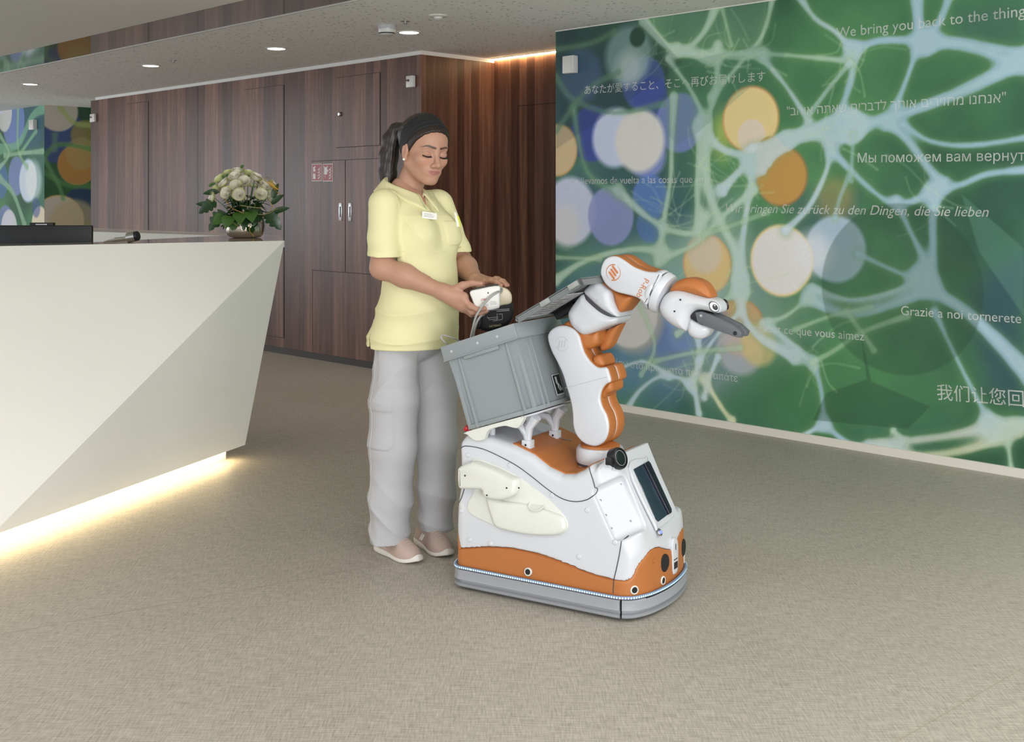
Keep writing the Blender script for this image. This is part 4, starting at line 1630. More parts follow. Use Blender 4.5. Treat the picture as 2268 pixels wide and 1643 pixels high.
# round scanner in a clip
ec = np.array([.600, .118, .497])
hd_ = np.array([.92, -.18, .34])
hd_ /= np.linalg.norm(hd_)
sn = part('handheld_scanner', MB(rw).lathe(ec, hd_, [(.031, -.022), (.036, -.018), (.037, .008), (.034, .014), (.030, .015), (.029, .011), (0, .010)], 32), M_BLACK, label='black round reader held in a white clip')
part('reader_window', MB(rw).lathe(ec + hd_ * .0105, hd_, [(.029, 0), (.027, .0012), (0, .0012)], 28), mat('dark_reader_glass', rgb(24, 34, 34), .35, spec=.25), sn)
part('reader_ring', MB(rw).lathe(ec + hd_ * .0112, hd_, [(.0255, .0006), (.0255, .0012), (.0245, .0012), (.0245, .0006)], 28, caps=False), M_EMB, sn)
cl = MB(rw)
for k in range(2):
    aa = [math.radians(q) for q in ((205, 230, 255, 280, 300) if k == 0 else (120, 140, 160, 180, 205))]
    pp = [ec + hd_ * -.004 + np.array([-.30, -.1, 1.0]) / 1.05 * .042 * math.cos(x) + np.array([.2, .95, .15]) * .042 * math.sin(x) * -1 for x in aa]
    cl.tube(pp, .006, 6)
cl.tube([ec + np.array([-.02, -.045, .005]), ec + np.array([-.03, -.04, -.03]), ec + np.array([-.02, -.01, -.05])], .007, 6)
part('scanner_clip', cl, M_RW, label='white clip holding the round reader')
part('scanner_trigger', MB(rw).box(ec[0] - .018, ec[0] + .004, ec[1] - .058, ec[1] - .040, ec[2] - .012, ec[2] + .012, .002), M_BLACK, sn)
part('clip_cable', MB(rw).tube([ec + np.array(q) for q in ((-.02, -.05, -.01), (-.035, -.058, -.025), (-.028, -.05, -.055), (-.018, -.035, -.06))], .002, 6), M_RW)

# --- side holder
a0 = .03


def side_pillow(pts, out, dep, r, m, name, label=None, n=4, parent=robot):
    q = side_pts(spline(pts, n), c1, 0)
    ol = [(x[0], x[2]) for x in q]
    f = lambda a, t, z: rw(a, lean(z) + t, z)
    return part(name, MB(f).pillow(ol, -out, dep, r), m, parent, label)


side_pillow([(330, 600), (290, 690), (282, 745), (310, 785), (400, 832), (560, 898), (700, 928), (850, 938), (960, 930), (1003, 900), (1014, 860), (990, 800), (940, 742), (850, 655), (750, 580), (640, 500), (500, 430), (400, 392), (350, 384), (315, 400)], .0035, .01, .003, M_CREAM, 'holder_plate', 'cream teardrop plate on the robot flank')
side_pillow([(438, 655), (560, 684), (680, 700), (820, 735), (930, 772), (985, 800), (1008, 855), (998, 898), (950, 926), (850, 933), (700, 922), (575, 895), (500, 868), (465, 790)], .020, .005, .012, M_CREAM, 'cup_shelf', 'cream shelf with a shallow cup recess')
side_pillow([(256, 470), (266, 425), (345, 392), (400, 400), (540, 455), (610, 492), (672, 522), (668, 600), (640, 640), (580, 662), (520, 662), (455, 648), (437, 630), (432, 596), (400, 586), (300, 584), (262, 568)], .048, .005, .014, M_CREAM, 'holder_block', 'cream box shaped holder on the robot flank')
(a, t, z), = side_pts([(790, 715)])
part('cup_recess', MB(rw).lathe((a, t - .006, z), (0, -.5, .8), [(.03, 0), (.03, .003), (.026, .003), (.022, -.004), (0, -.006)], 24), M_CREAM)
seam('shelf_joint', [(575, 690), (572, 780), (570, 898)], .0012, M_LINE)
for p in ((263, 503), (566, 593), (655, 592), (422, 646)):
    a, t, z = side_pts([p])[0]
    a2, z2 = RF.az(*c1(*p), t - .047)
    part('screw', MB(rw).lathe((a2, t - .0475, z2), (0, -1, 0), [(.003, 0), (.003, .001), (0, .001)], 10), M_BLACK)

# --- arm -------------------------------------------------------------------
TN, TF = .172, .312        # near and far face of the arm


def arm_plate(pts, name, label, t0=TN, th=.016, core_pts=None):
    ol = spline(trace(pts, t0, c2), 4)
    core = offset_ccw(spline(trace(core_pts, t0, c2), 4) if core_pts else ol, .0022)
    g = part(name, MB(rw).pillow(ol, t0, t0 + th, .009, 4), M_RW, label=label)
    mid = (t0 + th + TF - th) / 2
    part(name.replace('plate', 'leather'), MB(rw).pillow(core, t0 + .007, mid - .0025, .010, 3), M_RO, label='orange leather between the white plates')
    part(name.replace('plate', 'piping'), MB(rw).pillow(offset_ccw(core, -.0032), mid - .003, mid + .003, .001, 1), M_RW)
    part(name.replace('plate', 'leather'), MB(rw).pillow(core, mid + .0025, TF - .007, .010, 3), M_RO)
    part(name, MB(rw).pillow(offset_ccw(core, -.004), TF - th, TF - .003, .005, 3), M_RW)
    return g, ol


def offset_ccw(ol, d):
    o = np.array(ol)
    ar2 = np.sum(o[:, 0] * np.roll(o[:, 1], -1) - np.roll(o[:, 0], -1) * o[:, 1])
    return [tuple(q) for q in offset(o, d if ar2 > 0 else -d)]


lower = [(826, 655), (848, 605), (895, 577), (950, 574), (1005, 596), (1045, 642), (1064, 705), (1085, 765), (1130, 830), (1180, 866), (1236, 866), (1256, 905), (1268, 962), (1235, 983), (1206, 1022), (1194, 1082), (1208, 1142), (1238, 1200), (1254, 1270), (1246, 1338), (1218, 1388), (1168, 1416), (1112, 1410), (1062, 1382), (1022, 1330), (1004, 1270), (1000, 1190), (986, 1100), (960, 1010), (930, 910), (892, 828), (850, 745)]
lp, _ol = arm_plate(lower, 'lower_arm_plate', 'white S-shaped side plate of the lower arm')
# joint line across the lower plate
pa, pz = RF.az(*c2(955, 1008), TN)
qa, qz = RF.az(*c2(1245, 930), TN)
part('plate_joint', MB(rw).tube([(pa, TN - .0003, pz), (qa, TN - .0003, qz)], .0008, 5), M_EMB, lp)
# leather lobes at the front of the lower arm
LOBES = []
for pts in ([(1150, 800), (1175, 778), (1205, 780), (1228, 815), (1232, 850), (1200, 862), (1165, 845)], [(1245, 985), (1270, 962), (1288, 975), (1290, 1020), (1272, 1040), (1248, 1048), (1225, 1080), (1215, 1040)]):
    LOBES.append(pts)

upper = [(1196, 200), (1205, 150), (1228, 108), (1268, 88), (1315, 90), (1365, 118), (1430, 162), (1510, 192), (1570, 198), (1612, 198), (1626, 215), (1604, 270), (1570, 330), (1540, 390), (1520, 425), (1505, 425), (1480, 396), (1440, 372), (1380, 356), (1300, 334), (1240, 292), (1208, 245)]
up_, uol = arm_plate(upper, 'upper_arm_plate', 'white side plate of the upper arm with logo and lettering', core_pts=upper[:8] + [(1550, 204), (1560, 260), (1530, 330), (1490, 390)] + upper[17:])


def arm_axis(p, q, t):
    a = np.array([*RF.az(*c2(*p), t)])
    b = np.array([*RF.az(*c2(*q), t)])
    return np.array([a[0], t, a[1]]), np.array([b[0], t, b[1]])


# swivel drum between the two arms: two cups with a groove


def drum(pts, name, label, m=M_RW, t0=.164, t1=.320, r=.045, h=.0035):
    ol = spline(trace(pts, .20, c2), 3)
    A = np.array(ol)
    lo = (A[:, 0].min() - .02, t0 - .02, A[:, 1].min() - .02)
    hi = (A[:, 0].max() + .02, t1 + .02, A[:, 1].max() + .02)

    def f(a, t, z):
        p = poly2d(a[:, :, 0], z[:, 0, :].reshape(1, -1), ol)[:, None, :] + r
        q = np.abs(t - (t0 + t1) / 2) - (t1 - t0) / 2 + r
        return np.minimum(np.maximum(p, q), 0) + np.sqrt(np.maximum(p, 0) ** 2 + np.maximum(q, 0) ** 2) - r
    V, Q = nets(f, lo, hi, h)
    o = np_mesh(name, RF.arr(V), Q, m, robot)
    if label:
        o['label'] = label
    return o


for pts in LOBES:
    drum(pts, 'leather_lobe', None, M_RO, TN + .012, TF - .02, .018)
drum([(986, 492), (1004, 448), (1050, 385), (1092, 348), (1150, 400), (1220, 460), (1290, 500), (1332, 516), (1312, 556), (1240, 585), (1180, 612), (1120, 632), (1084, 632), (1040, 600), (1005, 560)], 'drum_lower_cup', 'lower white cup of the swivel joint', r=.032)
drum([(1100, 336), (1122, 300), (1165, 268), (1200, 262), (1240, 296), (1282, 332), (1302, 400), (1330, 462), (1346, 498), (1336, 510), (1295, 496), (1225, 456), (1155, 396)], 'drum_upper_cup', 'upper white cup of the swivel joint', r=.026)
drum([(1070, 400), (1110, 320), (1180, 300), (1300, 420), (1322, 508), (1290, 540), (1200, 520), (1100, 440)], 'drum_core', 'dark groove of the swivel joint', M_LINE, .176, .306, .03)
drum([(1195, 268), (1225, 262), (1290, 320), (1350, 350), (1420, 368), (1395, 420), (1345, 478), (1318, 470), (1296, 400), (1280, 340)], 'elbow_leather', 'orange leather inside the elbow', M_RO, .19, .305, .02)
drum([(1318, 560), (1285, 578), (1245, 655), (1205, 735), (1152, 764), (1138, 700), (1172, 632), (1232, 592)], 'joint_leather', 'orange leather fin under the swivel joint', M_RO, .25, .318, .015)
drum([(940, 560), (1000, 530), (1060, 570), (1130, 620), (1180, 612), (1180, 700), (1100, 740), (1000, 700), (930, 640)], 'shoulder_core', 'orange joint core above the lower arm', M_RO, .19, .30, .02)
for p in ((1180, 389), (1114, 485)):
    a, z = RF.az(*c2(*p), .166)
    part('screw', MB(rw).lathe((a, .1655, z), (0, -1, 0), [(.0032, 0), (.0032, .0012), (0, .0012)], 10), M_BLACK)

# wrist rings
wA, wB = arm_axis((1612, 330), (1690, 372), .24)
wd = (wB - wA) / np.linalg.norm(wB - wA)
part('wrist_ring', MB(rw).lathe(wA, wd, [(.050, -.034), (.0625, -.030), (.0690, -.022), (.0735, -.012), (.0735, -.006), (.071, -.002), (0, -.002)], 40), M_RW, label='white end ring of the upper arm')
part('wrist_groove', MB(rw).lathe(wA, wd, [(.068, -.01), (.068, .008), (0, .008)], 36), M_LINE)
part('wrist_ring', MB(rw).lathe(wA, wd, [(0, .003), (.071, .003), (.0735, .006), (.072, .022), (.068, .03), (0, .034)], 40), M_RW, label='white turning ring at the wrist')

# gripper head
HN, HF = .176, .304
drum([(1608, 455), (1612, 415), (1640, 362), (1690, 328), (1750, 322), (1850, 350), (1930, 374), (1985, 388), (2018, 412), (2034, 450), (2024, 484), (1985, 484), (1920, 468), (1872, 466), (1840, 488), (1822, 530), (1800, 604), (1780, 610), (1720, 586), (1660, 544), (1622, 500)], 'gripper_head', 'white beak shaped gripper head', M_RW, HN, HF, .042, .003)
drum([(1676, 336), (1690, 300), (1725, 262), (1785, 240), (1850, 244), (1910, 275), (1948, 325), (1966, 372), (1950, 382), (1880, 368), (1800, 345), (1730, 338)], 'head_leather', 'orange leather cap on the gripper head', M_RO, HN + .012, HF - .012, .03, .003)
drum([(1818, 522), (1795, 580), (1800, 632), (1830, 660), (1870, 672), (1912, 662), (1944, 632), (1956, 592), (1930, 566), (1870, 540)], 'gripper_jaw', 'white rounded lower jaw', M_RW, HN + .02, HF - .02, .03, .003)
drum([(1828, 520), (1836, 490), (1870, 468), (1930, 474), (1960, 500), (1930, 570), (1880, 556)], 'jaw_core', 'black mount inside the gripper mouth', M_BLACK, HN + .022, HF - .03, .008, .003)
for (t0, t1) in ((.196, .226), (.244, .278)):
    ol = trace([(1868, 478), (1915, 472), (1975, 492), (2060, 532), (2140, 572), (2194, 622), (2184, 656), (2150, 650), (2040, 612), (1940, 574), (1885, 548)], .205, c2)
    fg = part('gripper_finger', MB(rw).pillow(ol, t0, t1, .003, 2), M_GRIP, label='tapered grey gripper finger')
    if t0 < .2:
        a, z = RF.az(*c2(2142, 625), t0)
        part('finger_hole', MB(rw).lathe((a, t0 + .0005, z), (0, -1, 0), [(.0068, 0), (.0068, .0012), (0, .0012)], 18), M_BLACK, fg)
        a, z = RF.az(*c2(1905, 504), t0)
        part('finger_screw', MB(rw).lathe((a, t0, z), (0, -1, 0), [(.005, 0), (.005, .002), (.002, .0025), (0, .0015)], 14), M_CHROME, fg)
a, z = RF.az(*c2(2148, 578), .25)
part('status_light', MB(rw).box(a - .012, a + .008, .248, .262, z - .003, z + .003, .001), mat('green_light', rgb(70, 220, 90), .3, emit=.6), label='small green light on the finger')
a, z = RF.az(*c2(2112, 582), .232)
part('status_light', MB(rw).box(a - .010, a + .006, .228, .240, z - .004, z + .001, .001), mat('red_light', rgb(180, 40, 50), .3), label='small red light on the finger')


def eye(t, sgn):
    a, z = RF.az(*c2(1994, 440), .190)
    d = np.array([.52, -.85 * sgn, .05])
    c = np.array([a, t, z])
    for (nm, r, h, m) in (('eye_outline', .0195, .0040, M_BLACK), ('eye_white', .0172, .0048, M_RW), ('eye_pupil', .0105, .0056, M_BLACK)):
        off = np.array([.003, 0, -.001]) if nm == 'eye_pupil' else np.zeros(3)
        part(nm, MB(rw).lathe(c + off, d, [(r, -.012), (r, h), (r * .6, h + .0012), (0, h + .0016)], 24, 0.74), m)
    part('eye_glint', MB(rw).lathe(c + np.array([.001, 0, .004]), d, [(.0025, .005), (.0025, .0076), (0, .0078)], 12), M_RW)


eye(.191, 1)
eye(.289, -1)
for p in ((1760, 391), (1719, 472)):
    a, z = RF.az(*c2(*p), HN)
    part('screw', MB(rw).lathe((a, HN - .0004, z), (0, -1, 0), [(.0032, 0), (.0032, .0012), (0, .0012)], 10), M_BLACK)

# logo: ring broken in two arcs with three slanted bars; lettering


def logo(cx, cy, t, ang, R, m, parent, w=.0055):
    a, z = RF.az(*c2(cx, cy), t)
    ca, sa_ = math.cos(ang), math.sin(ang)

    def put(x, y, n_=0):
        return rw(a + x * ca + y * sa_, t - n_, z - x * sa_ + y * ca)
    mb = MB(lambda x, y, n_: put(x, y, n_))

    def arc(r0, a0, a1, w0, w1, k=22):
        vs = []
        for i in range(k + 1):
            f = i / k
            th = a0 + (a1 - a0) * f
            ww = w0 + (w1 - w0) * f
            vs += [((r0 - ww / 2) * math.cos(th), (r0 - ww / 2) * math.sin(th), 0), ((r0 + ww / 2) * math.cos(th), (r0 + ww / 2) * math.sin(th), 0)]
        mb.add(vs, [(2 * i, 2 * i + 1, 2 * i + 3, 2 * i + 2) for i in range(k)])

    def bar(x, y0, y1, ww=w):
        k = 6
        vs = [(x + ww / 2 * math.cos(math.pi * i / k), y1 + ww / 2 * math.sin(math.pi * i / k), 0) for i in range(k + 1)] + [(x - ww / 2 * math.cos(math.pi * i / k), y0 - ww / 2 * math.sin(math.pi * i / k), 0) for i in range(k + 1)]
        mb.add(vs, [tuple(range(len(vs)))])
    arc(R, math.radians(35), math.radians(200), .004, .0006)
    arc(R, math.radians(215), math.radians(380), .004, .0006)
    bar(0, -R * .45, R * .45)
    bar(R * .42, -R * .35, R * .62)
    bar(-R * .42, -R * .62, R * .35)
    return mb.build('logo', m, parent, smooth=False)


lg = logo(1290, 200, TN - .0006, math.radians(-40), .0265, M_LOGO, up_, .0078)
lg['label'] = 'copper coloured ring logo with three bars'
lg = logo(930, 700, TN - .0006, math.radians(10), .0245, M_EMB, lp, .0045)
lg['label'] = 'embossed white ring logo with three bars'
a0_, z0_ = RF.az(*c2(1508, 238), TN)
a1_, z1_ = RF.az(*c2(1450, 364), TN)
dv = np.array([a1_ - a0_, z1_ - z0_])
Lx = np.linalg.norm(dv)
dv /= Lx
pv = np.array([-dv[1], dv[0]])
tm = text_mesh('lettering', 'P-Rob', 1.0, M_LOGO, up_, lambda x, y: Vector((x, y, 0)))
xs = [v.co.x for v in tm.data.vertices]
k_ = Lx / (max(xs) - min(xs))
for v in tm.data.vertices:
    x, y = (v.co.x - min(xs)) * k_, v.co.y * k_
    q = np.array([a0_, z0_]) + dv * x + pv * y
    v.co = rw(q[0], TN - .0007, q[1])
tm['label'] = 'copper coloured lettering'

# turret under the arm
ta, tz_ = RF.az(1331, 1012, .24)
tc0 = (ta - .004, .242, .452)
part('turret', MB(rw).lathe(tc0, (0, 0, 1), [(.078, -.03), (.080, -.004), (.082, 0), (.084, .012), (.083, .040), (.078, .050), (.06, .052), (0, .05)], 44), M_RW, label='white round turret under the arm')
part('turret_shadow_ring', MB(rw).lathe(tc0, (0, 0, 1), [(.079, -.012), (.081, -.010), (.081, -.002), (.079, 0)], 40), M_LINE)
part('turret_leather', MB(rw).lathe(tc0, (0, 0, 1), [(.070, .045), (.068, .058), (.05, .066), (0, .07)], 36), M_RO, label='orange leather on the turret')

# --- frame under the bin
ang = math.radians(18.5)
e1 = np.array([math.cos(ang), 0, math.sin(ang)])
e2 = np.array([-math.sin(ang), 0, math.cos(ang)])
b0 = np.array([.064, .050, .552])


def bf(x, y, h):
    q = b0 + e1 * x + np.array([0, y, 0]) + e2 * h
    return rw(*q)


BW, BL_, BH = .275, .285, .300
for (y0, y1) in ((-.012, .012), (BL_ - .012, BL_ + .012)):
    rl = part('bin_rail', MB(bf).pillow(spline([(-.012, -.003), (.20, -.003), (.22, -.003), (.225, -.012), (.195, -.036), (.17, -.030), (.14, -.018), (.08, -.018), (.06, -.030), (.045, -.045), (.01, -.042), (-.015, -.015)], 3), y0, y1, .002, 1), M_CREAM, label='cream rail carrying the bin')
part('bin_deck', MB(bf).box(.01, BW, .0, BL_, -.010, -.003, .002), M_RW, label='white deck under the bin')
for (t, a_) in ((.105, .262), (.300, .262), (.105, .085), (.300, .085)):
    top = b0[2] + (a_ - b0[0]) * math.tan(ang) - .012
    zb_ = np.interp(a_, [q[0] for q in side_top], [q[1] for q in side_top]) - .004
    part('bin_post', MB(rw).tube([(a_ - (.07 if a_ > .2 else -.03), t, top - (.030 if a_ > .2 else -.005)), (a_ - .03 * (1 if a_ > .2 else -1), t, top - .034), (a_ - .006, t, top - .058), (a_, t, top - .085 if a_ > .2 else zb_ + .03), (a_, t, zb_ + .02)], [.012, .013, .015, .012, .011], 10), M_RW, label='white branching post under the bin')
    part('bin_post', MB(rw).tube([(a_ + (.03 if a_ > .2 else 0), t, top + .004), (a_ + .004, t, top - .035), (a_, t, max(top - .085, zb_ + .03))], [.022, .016, .012], 10), M_RW)
    pf = part('post_foot', MB(rw).box(a_ - .017, a_ + .017, t - .017, t + .017, zb_ - .012, zb_ + .030, .003), M_RW, label='square white foot of a bin post')
    part('foot_screw', MB(rw).lathe((a_, t - .0172, zb_ + .014), (0, -1, 0), [(.004, 0), (.004, .001), (0, .001)], 10), M_BLACK, pf)
part('frame_plate', MB(rw).box(.04, .275, .085, .40, .478, .486, .002), M_RW, label='white plate under the bin frame')
part('stop_button', MB(rw).lathe((.040, .062, .548), (-.6, -.3, .5), [(.008, -.02), (.008, 0), (.012, .002), (.012, .009), (.009, .012), (0, .013)], 20), mat('red_knob', rgb(190, 30, 40), .35), label='red stop button behind the bin')
part('locking_pin', MB(rw).tube([(.28, .30, .50), (.33, .30, .495)], .003, 6), M_CHROME)
part('frame_column', MB(rw).lathe((.15, .28, .486), (0, 0, 1), [(.028, 0), (.028, .06), (0, .06)], 24), M_RW, label='white column under the bin deck')

# --- grey bin (lifts off the robot: a thing of its own)
bn = thing('storage_bin', bf(BW / 2, BL_ / 2, 0), 'grey plastic storage bin tilted on the robot, lid open', 'bin')
tw = .004
hw = lambda h: .012 * h / BH
bm_ = MB(bf)


def ring(h, ins):
    return [(0 - hw(h) + ins, 0 - hw(h) + ins, h), (BW + hw(h) - ins, -hw(h) + ins, h), (BW + hw(h) - ins, BL_ + hw(h) - ins, h), (-hw(h) + ins, BL_ + hw(h) - ins, h)]


vs = ring(0, 0) + ring(BH, 0) + ring(BH, tw) + ring(.006, tw)
fs = [(3, 2, 1, 0)]
for a_, b_ in ((0, 4), (4, 8), (8, 12)):
    fs += [(a_ + i, a_ + (i + 1) % 4, b_ + (i + 1) % 4, b_ + i) for i in range(4)]
fs += [(12, 13, 14, 15)]
part('bin_body', bm_.add(vs, fs), M_BIN, bn, 'smooth grey bin walls')
rim = MB(bf)
for (x0, x1, y0, y1) in ((-.022, BW + .022, -.022, -.012), (-.022, BW + .022, BL_ + .012, BL_ + .022), (-.022, -.012, -.012, BL_ + .012), (BW + .012, BW + .022, -.012, BL_ + .012)):
    rim.box(x0, x1, y0, y1, BH - .046, BH + .006, .0015)
    rim.box(x0 + (-.006 if x0 < 0 and x1 < .1 else 0), x1, y0 - (.003 if y0 < 0 else 0), y1, BH - .048, BH - .044)
part('rim', rim, M_BIN, bn, 'deep folded rim of the bin')
rb = MB(bf)
for x in (.030, .235):
    part('rib', MB(bf).box(x, x + .010, -.014, .004, .0, BH - .046, .002), M_BIN, bn)
for y in (.045, .075, .225):
    part('rib', MB(bf).box(BW - .004, BW + .014, y, y + .008, .0, BH - .046, .002), M_BIN, bn)
for (x, y) in ((.0, .0), (BW, 0), (BW, BL_), (0, BL_)):
    part('corner_rib', MB(bf).box(x - .008, x + .008, y - .008, y + .008, 0, BH - .046, .003), M_BIN, bn)
part('bin_foot_flange', MB(bf).box(-.004, BW + .012, -.010, BL_ + .010, 0, .016, .003), M_BIN, bn)
part('handle_grip', MB(bf).box(.06, .21, -.020, -.010, BH - .062, BH - .046, .003), M_BIN, bn)
for x in (.02, .135, .22):
    part('rivet', MB(bf).lathe((x, -.022, BH - .02), (0, -1, 0), [(.005, 0), (.005, .0015), (.002, .002), (0, .001)], 12), M_EMB, bn)
# fiducial tag on the front wall
tg_ = MB(bf)
tagp = part('marker_plate', MB(bf).box(BW + .010, BW + .0115, .150, .205, .030, .105), M_EMB, bn, 'black and white square marker sticker')
part('marker_field', MB(bf).box(BW + .0113, BW + .0120, .154, .201, .034, .101), M_BLACK, tagp)
mk = MB(bf)
for (i, j) in ((1, 6), (2, 6), (1, 5), (2, 5), (1, 4), (2, 3), (3, 3), (2, 2), (4, 2), (3, 1), (5, 1), (2, 4)):
    mk.box(BW + .0118, BW + .0123, .158 + i * .0062, .158 + (i + 1) * .0062, .036 + j * .0085, .036 + (j + 1) * .0085)
part('marker_cells', mk, M_EMB, tagp)
# open lid
lh = np.array([.258, 0, .952])
la = math.radians(29.5)
l1 = np.array([math.cos(la), 0, math.sin(la)])
l2 = np.array([-math.sin(la), 0, math.cos(la)])


def lf(x, y, h):
    q = lh + l1 * x + l2 * h + np.array([0, .032 + y, 0])
    return rw(*q)


LL = .285
lid = part('lid', MB(lf).box(0, LL, 0, .318, 0, .008, .002).box(0, LL, 0, .008, -.016, .008).box(0, LL, .31, .318, -.016, .008).box(LL - .008, LL, 0, .318, -.016, .008), M_BIND, bn, 'grey lid folded open')
part('lid_rib', MB(lf).box(.02, LL - .02, .06, .066, -.012, 0).box(.02, LL - .02, .25, .256, -.012, 0), M_BIND, lid)
part('lid_sleeve', MB(lf).box(.03, .20, .015, .16, -.013, -.011), mat('clear_sleeve', rgb(196, 198, 200), .1, spec=.8), lid, 'printed paper in a clear sleeve')
pt = MB(lf)
for k in range(7):
    pt.box(.05 + k * .018, .054 + k * .018, .03, .03 + .1 * random.uniform(.5, 1), -.0136, -.0129)
part('printed_lines', pt, M_LINE, lid)
part('lid_hinge', MB(lf).tube([(0, .0, -.004), (0, .318, -.004)], .006, 8), M_BIND, lid)
for lb in ((LL - .05, LL - .01, -.012), (.11, .15, -.008)):
    part('lid_latch', MB(lf).box(lb[0], lb[1], lb[2], .0, -.012, .006, .002), mat('lid_clip', rgb(150, 152, 150), .2, spec=.8), lid)
part('lid_bracket', MB(lf).box(.03, .12, .20, .30, -.040, -.010, .004), M_BLACK, lid)

# ------------------------------------------------------------------ standing person
PF = Frame((-0.395, 4.47), (0.80, -0.60), (-0.6, -0.8))      # forward, own right
pw = PF.w
M_SHIRT = mat('yellow_pique', rgb(226, 221, 172), 0.75, bump=0.35, bscale=900, var=0.04)
M_TROUS = mat('white_twill', rgb(180, 180, 184), 0.75, bump=0.25, bscale=700, var=0.03)
M_HAIR = mat('dark_hair', rgb(38, 28, 24), 0.42, bump=0.9, bscale=110, var=0.35, stretch=(1, 1, .12))
M_BAND = mat('black_jersey', rgb(20, 21, 25), 0.7, bump=0.2, bscale=600)
M_PEARL = mat('pearl', rgb(238, 236, 228), 0.2)
M_SILVER = mat('silver_chain', rgb(180, 180, 180), 0.25, metal=1.0)
M_SHOE = mat('pink_beige_mesh', rgb(186, 164, 154), 0.8, bump=0.4, bscale=500, var=.06)
M_SOLE = mat('white_sole', rgb(222, 218, 212), 0.6, var=.03)
M_LACE = mat('beige_lace', rgb(196, 178, 164), 0.8)
M_WHITE = mat('white_print', rgb(236, 234, 228), 0.5)
M_INKD = mat('tattoo_ink', rgb(58, 52, 58), 0.6)
M_LASH = mat('lash', rgb(22, 17, 16), 0.6)


def skin_mat():
    m, nt, b = nodes_of('skin')
    a = nt.nodes.new('ShaderNodeVertexColor')
    a.layer_name = 'paint'
    nt.links.new(a.outputs['Color'], b.inputs['Base Color'])
    n = nt.nodes.new('ShaderNodeTexNoise')
    n.inputs['Scale'].default_value = 400
    g = nt.nodes.new('ShaderNodeNewGeometry')
    nt.links.new(g.outputs['Position'], n.inputs['Vector'])
    bp = nt.nodes.new('ShaderNodeBump')
    bp.inputs['Strength'].default_value = 0.08
    bp.inputs['Distance'].default_value = 0.001
    nt.links.new(n.outputs['Fac'], bp.inputs['Height'])
    nt.links.new(bp.outputs['Normal'], b.inputs['Normal'])
    b.inputs['Roughness'].default_value = 0.46
    b.inputs['Specular IOR Level'].default_value = 0.35
    b.inputs['Subsurface Weight'].default_value = 0.12
    b.inputs['Subsurface Radius'].default_value = (0.01, 0.004, 0.002)
    b.inputs['Subsurface Scale'].default_value = 0.5
    return m


M_SKIN = skin_mat()
person = thing('person', pw(0, 0, 0), 'person in yellow polo shirt and white trousers holding a white device over the bin', 'person')

# ---- head frame
hyaw, hpit, hrol, HK = .60, .17, .06, 1.045
hf = np.array([math.sin(hyaw) * math.cos(hpit), -math.cos(hyaw) * math.cos(hpit), -math.sin(hpit)])
hr = np.array([-math.cos(hyaw), -math.sin(hyaw), 0.])
hu = np.cross(hr, hf)
hu = hu if hu[2] > 0 else -hu
hr, hu = math.cos(hrol) * hr + math.sin(hrol) * hu, math.cos(hrol) * hu - math.sin(hrol) * hr
HC = np.array([-.338, 4.46, 1.549])


def hw_(V):
    V = np.asarray(V, float)
    return HC[None] + HK * (V[:, :1] * hf[None] + V[:, 1:2] * hr[None] + V[:, 2:3] * hu[None])


def hp(a, b, c):
    return Vector(HC + HK * (a * hf + b * hr + c * hu))


def to_head(p):
    q = (np.array(p) - HC) / HK
    return (q @ hf, q @ hr, q @ hu)


NB = to_head(pw(-.060, 0, 1.30))       # base of the neck in the head frame
NT = (-.030, 0, -.045)


def d_skull(x, y, z):
    d = s_ell(x, y, z, (-.014, 0, .030), (.098, .0775, .090))
    return smin(d, s_ell(x, y, z, (.034, 0, .043), (.056, .062, .054)), .02)


def d_head(x, y, z):
    ay = np.abs(y)
    d = d_skull(x, y, z)
    d = smin(d, s_ell(x, y, z, (.024, 0, -.034), (.066, .0600, .080)), .025)
    d = smin(d, s_cap(x, ay, z, (-.008, .050, -.050), (.062, .014, -.098), .020, .017), .028)
    d = smin(d, s_ell(x, y, z, (.071, 0, -.099), (.017, .019, .016)), .016)
    d = smin(d, s_ell(x, ay, z, (.058, .040, -.026), (.025, .024, .022)), .022)
    d = smin(d, s_cap(x, ay, z, (.080, .0, .020), (.071, .040, .021), .0125, .011), .016)
    # eye hollows, lids
    d = smax(d, -s_ell(x, ay, z, (.101, .034, .000), (.019, .018, .015)), .014)
    d = smin(d, s_ell(x, ay, z, (.0735, .0335, -.002), (.0150, .0180, .0125)), .005)
    # nose
    d = smin(d, s_cap(x, y, z, (.083, 0, .010), (.1055, 0, -.034), .0072, .0098), .012)
    d = smin(d, s_ell(x, y, z, (.1080, 0, -.0395), (.0125, .0115, .0105)), .007)
    d = smin(d, s_ell(x, ay, z, (.0955, .0130, -.0440), (.0120, .0075, .0075)), .006)
    d = smax(d, -s_ell(x, ay, z, (.1010, .0062, -.0515), (.0055, .0032, .0028)), .003)
    # mouth
    d = smin(d, s_ell(x, y, z, (.0730, 0, -.068), (.0180, .0360, .0200)), .016)
    d = smin(d, s_ell(x, y, z, (.0835, 0, -.0652), (.0072, .0265, .0040)), .006)
    d = smin(d, s_ell(x, y, z, (.0825, 0, -.0738), (.0074, .0230, .0048)), .007)
    d = smax(d, -s_cap(x, ay, z, (.0965, 0, -.0692), (.0830, .0275, -.0662), .0014, .0010), .002)
    # ears
    e = s_ell(x + .25 * (z + .008) * 0, ay, z, (-.004, .0790, -.006), (.0190, .0090, .0320))
    e = smin(e, s_ell(x, ay, z, (.002, .0780, -.036), (.0090, .0060, .0100)), .006)
    e = smax(e, -s_ell(x, ay, z, (.001, .0900, -.002), (.0105, .0085, .0190)), .004)
    d = smin(d, e, .005)
    # neck
    d = smin(d, s_cap(x, y, z, NT, NB, .0480, .0540), .022)
    return d


SK = np.array(rgb(180, 138, 117))


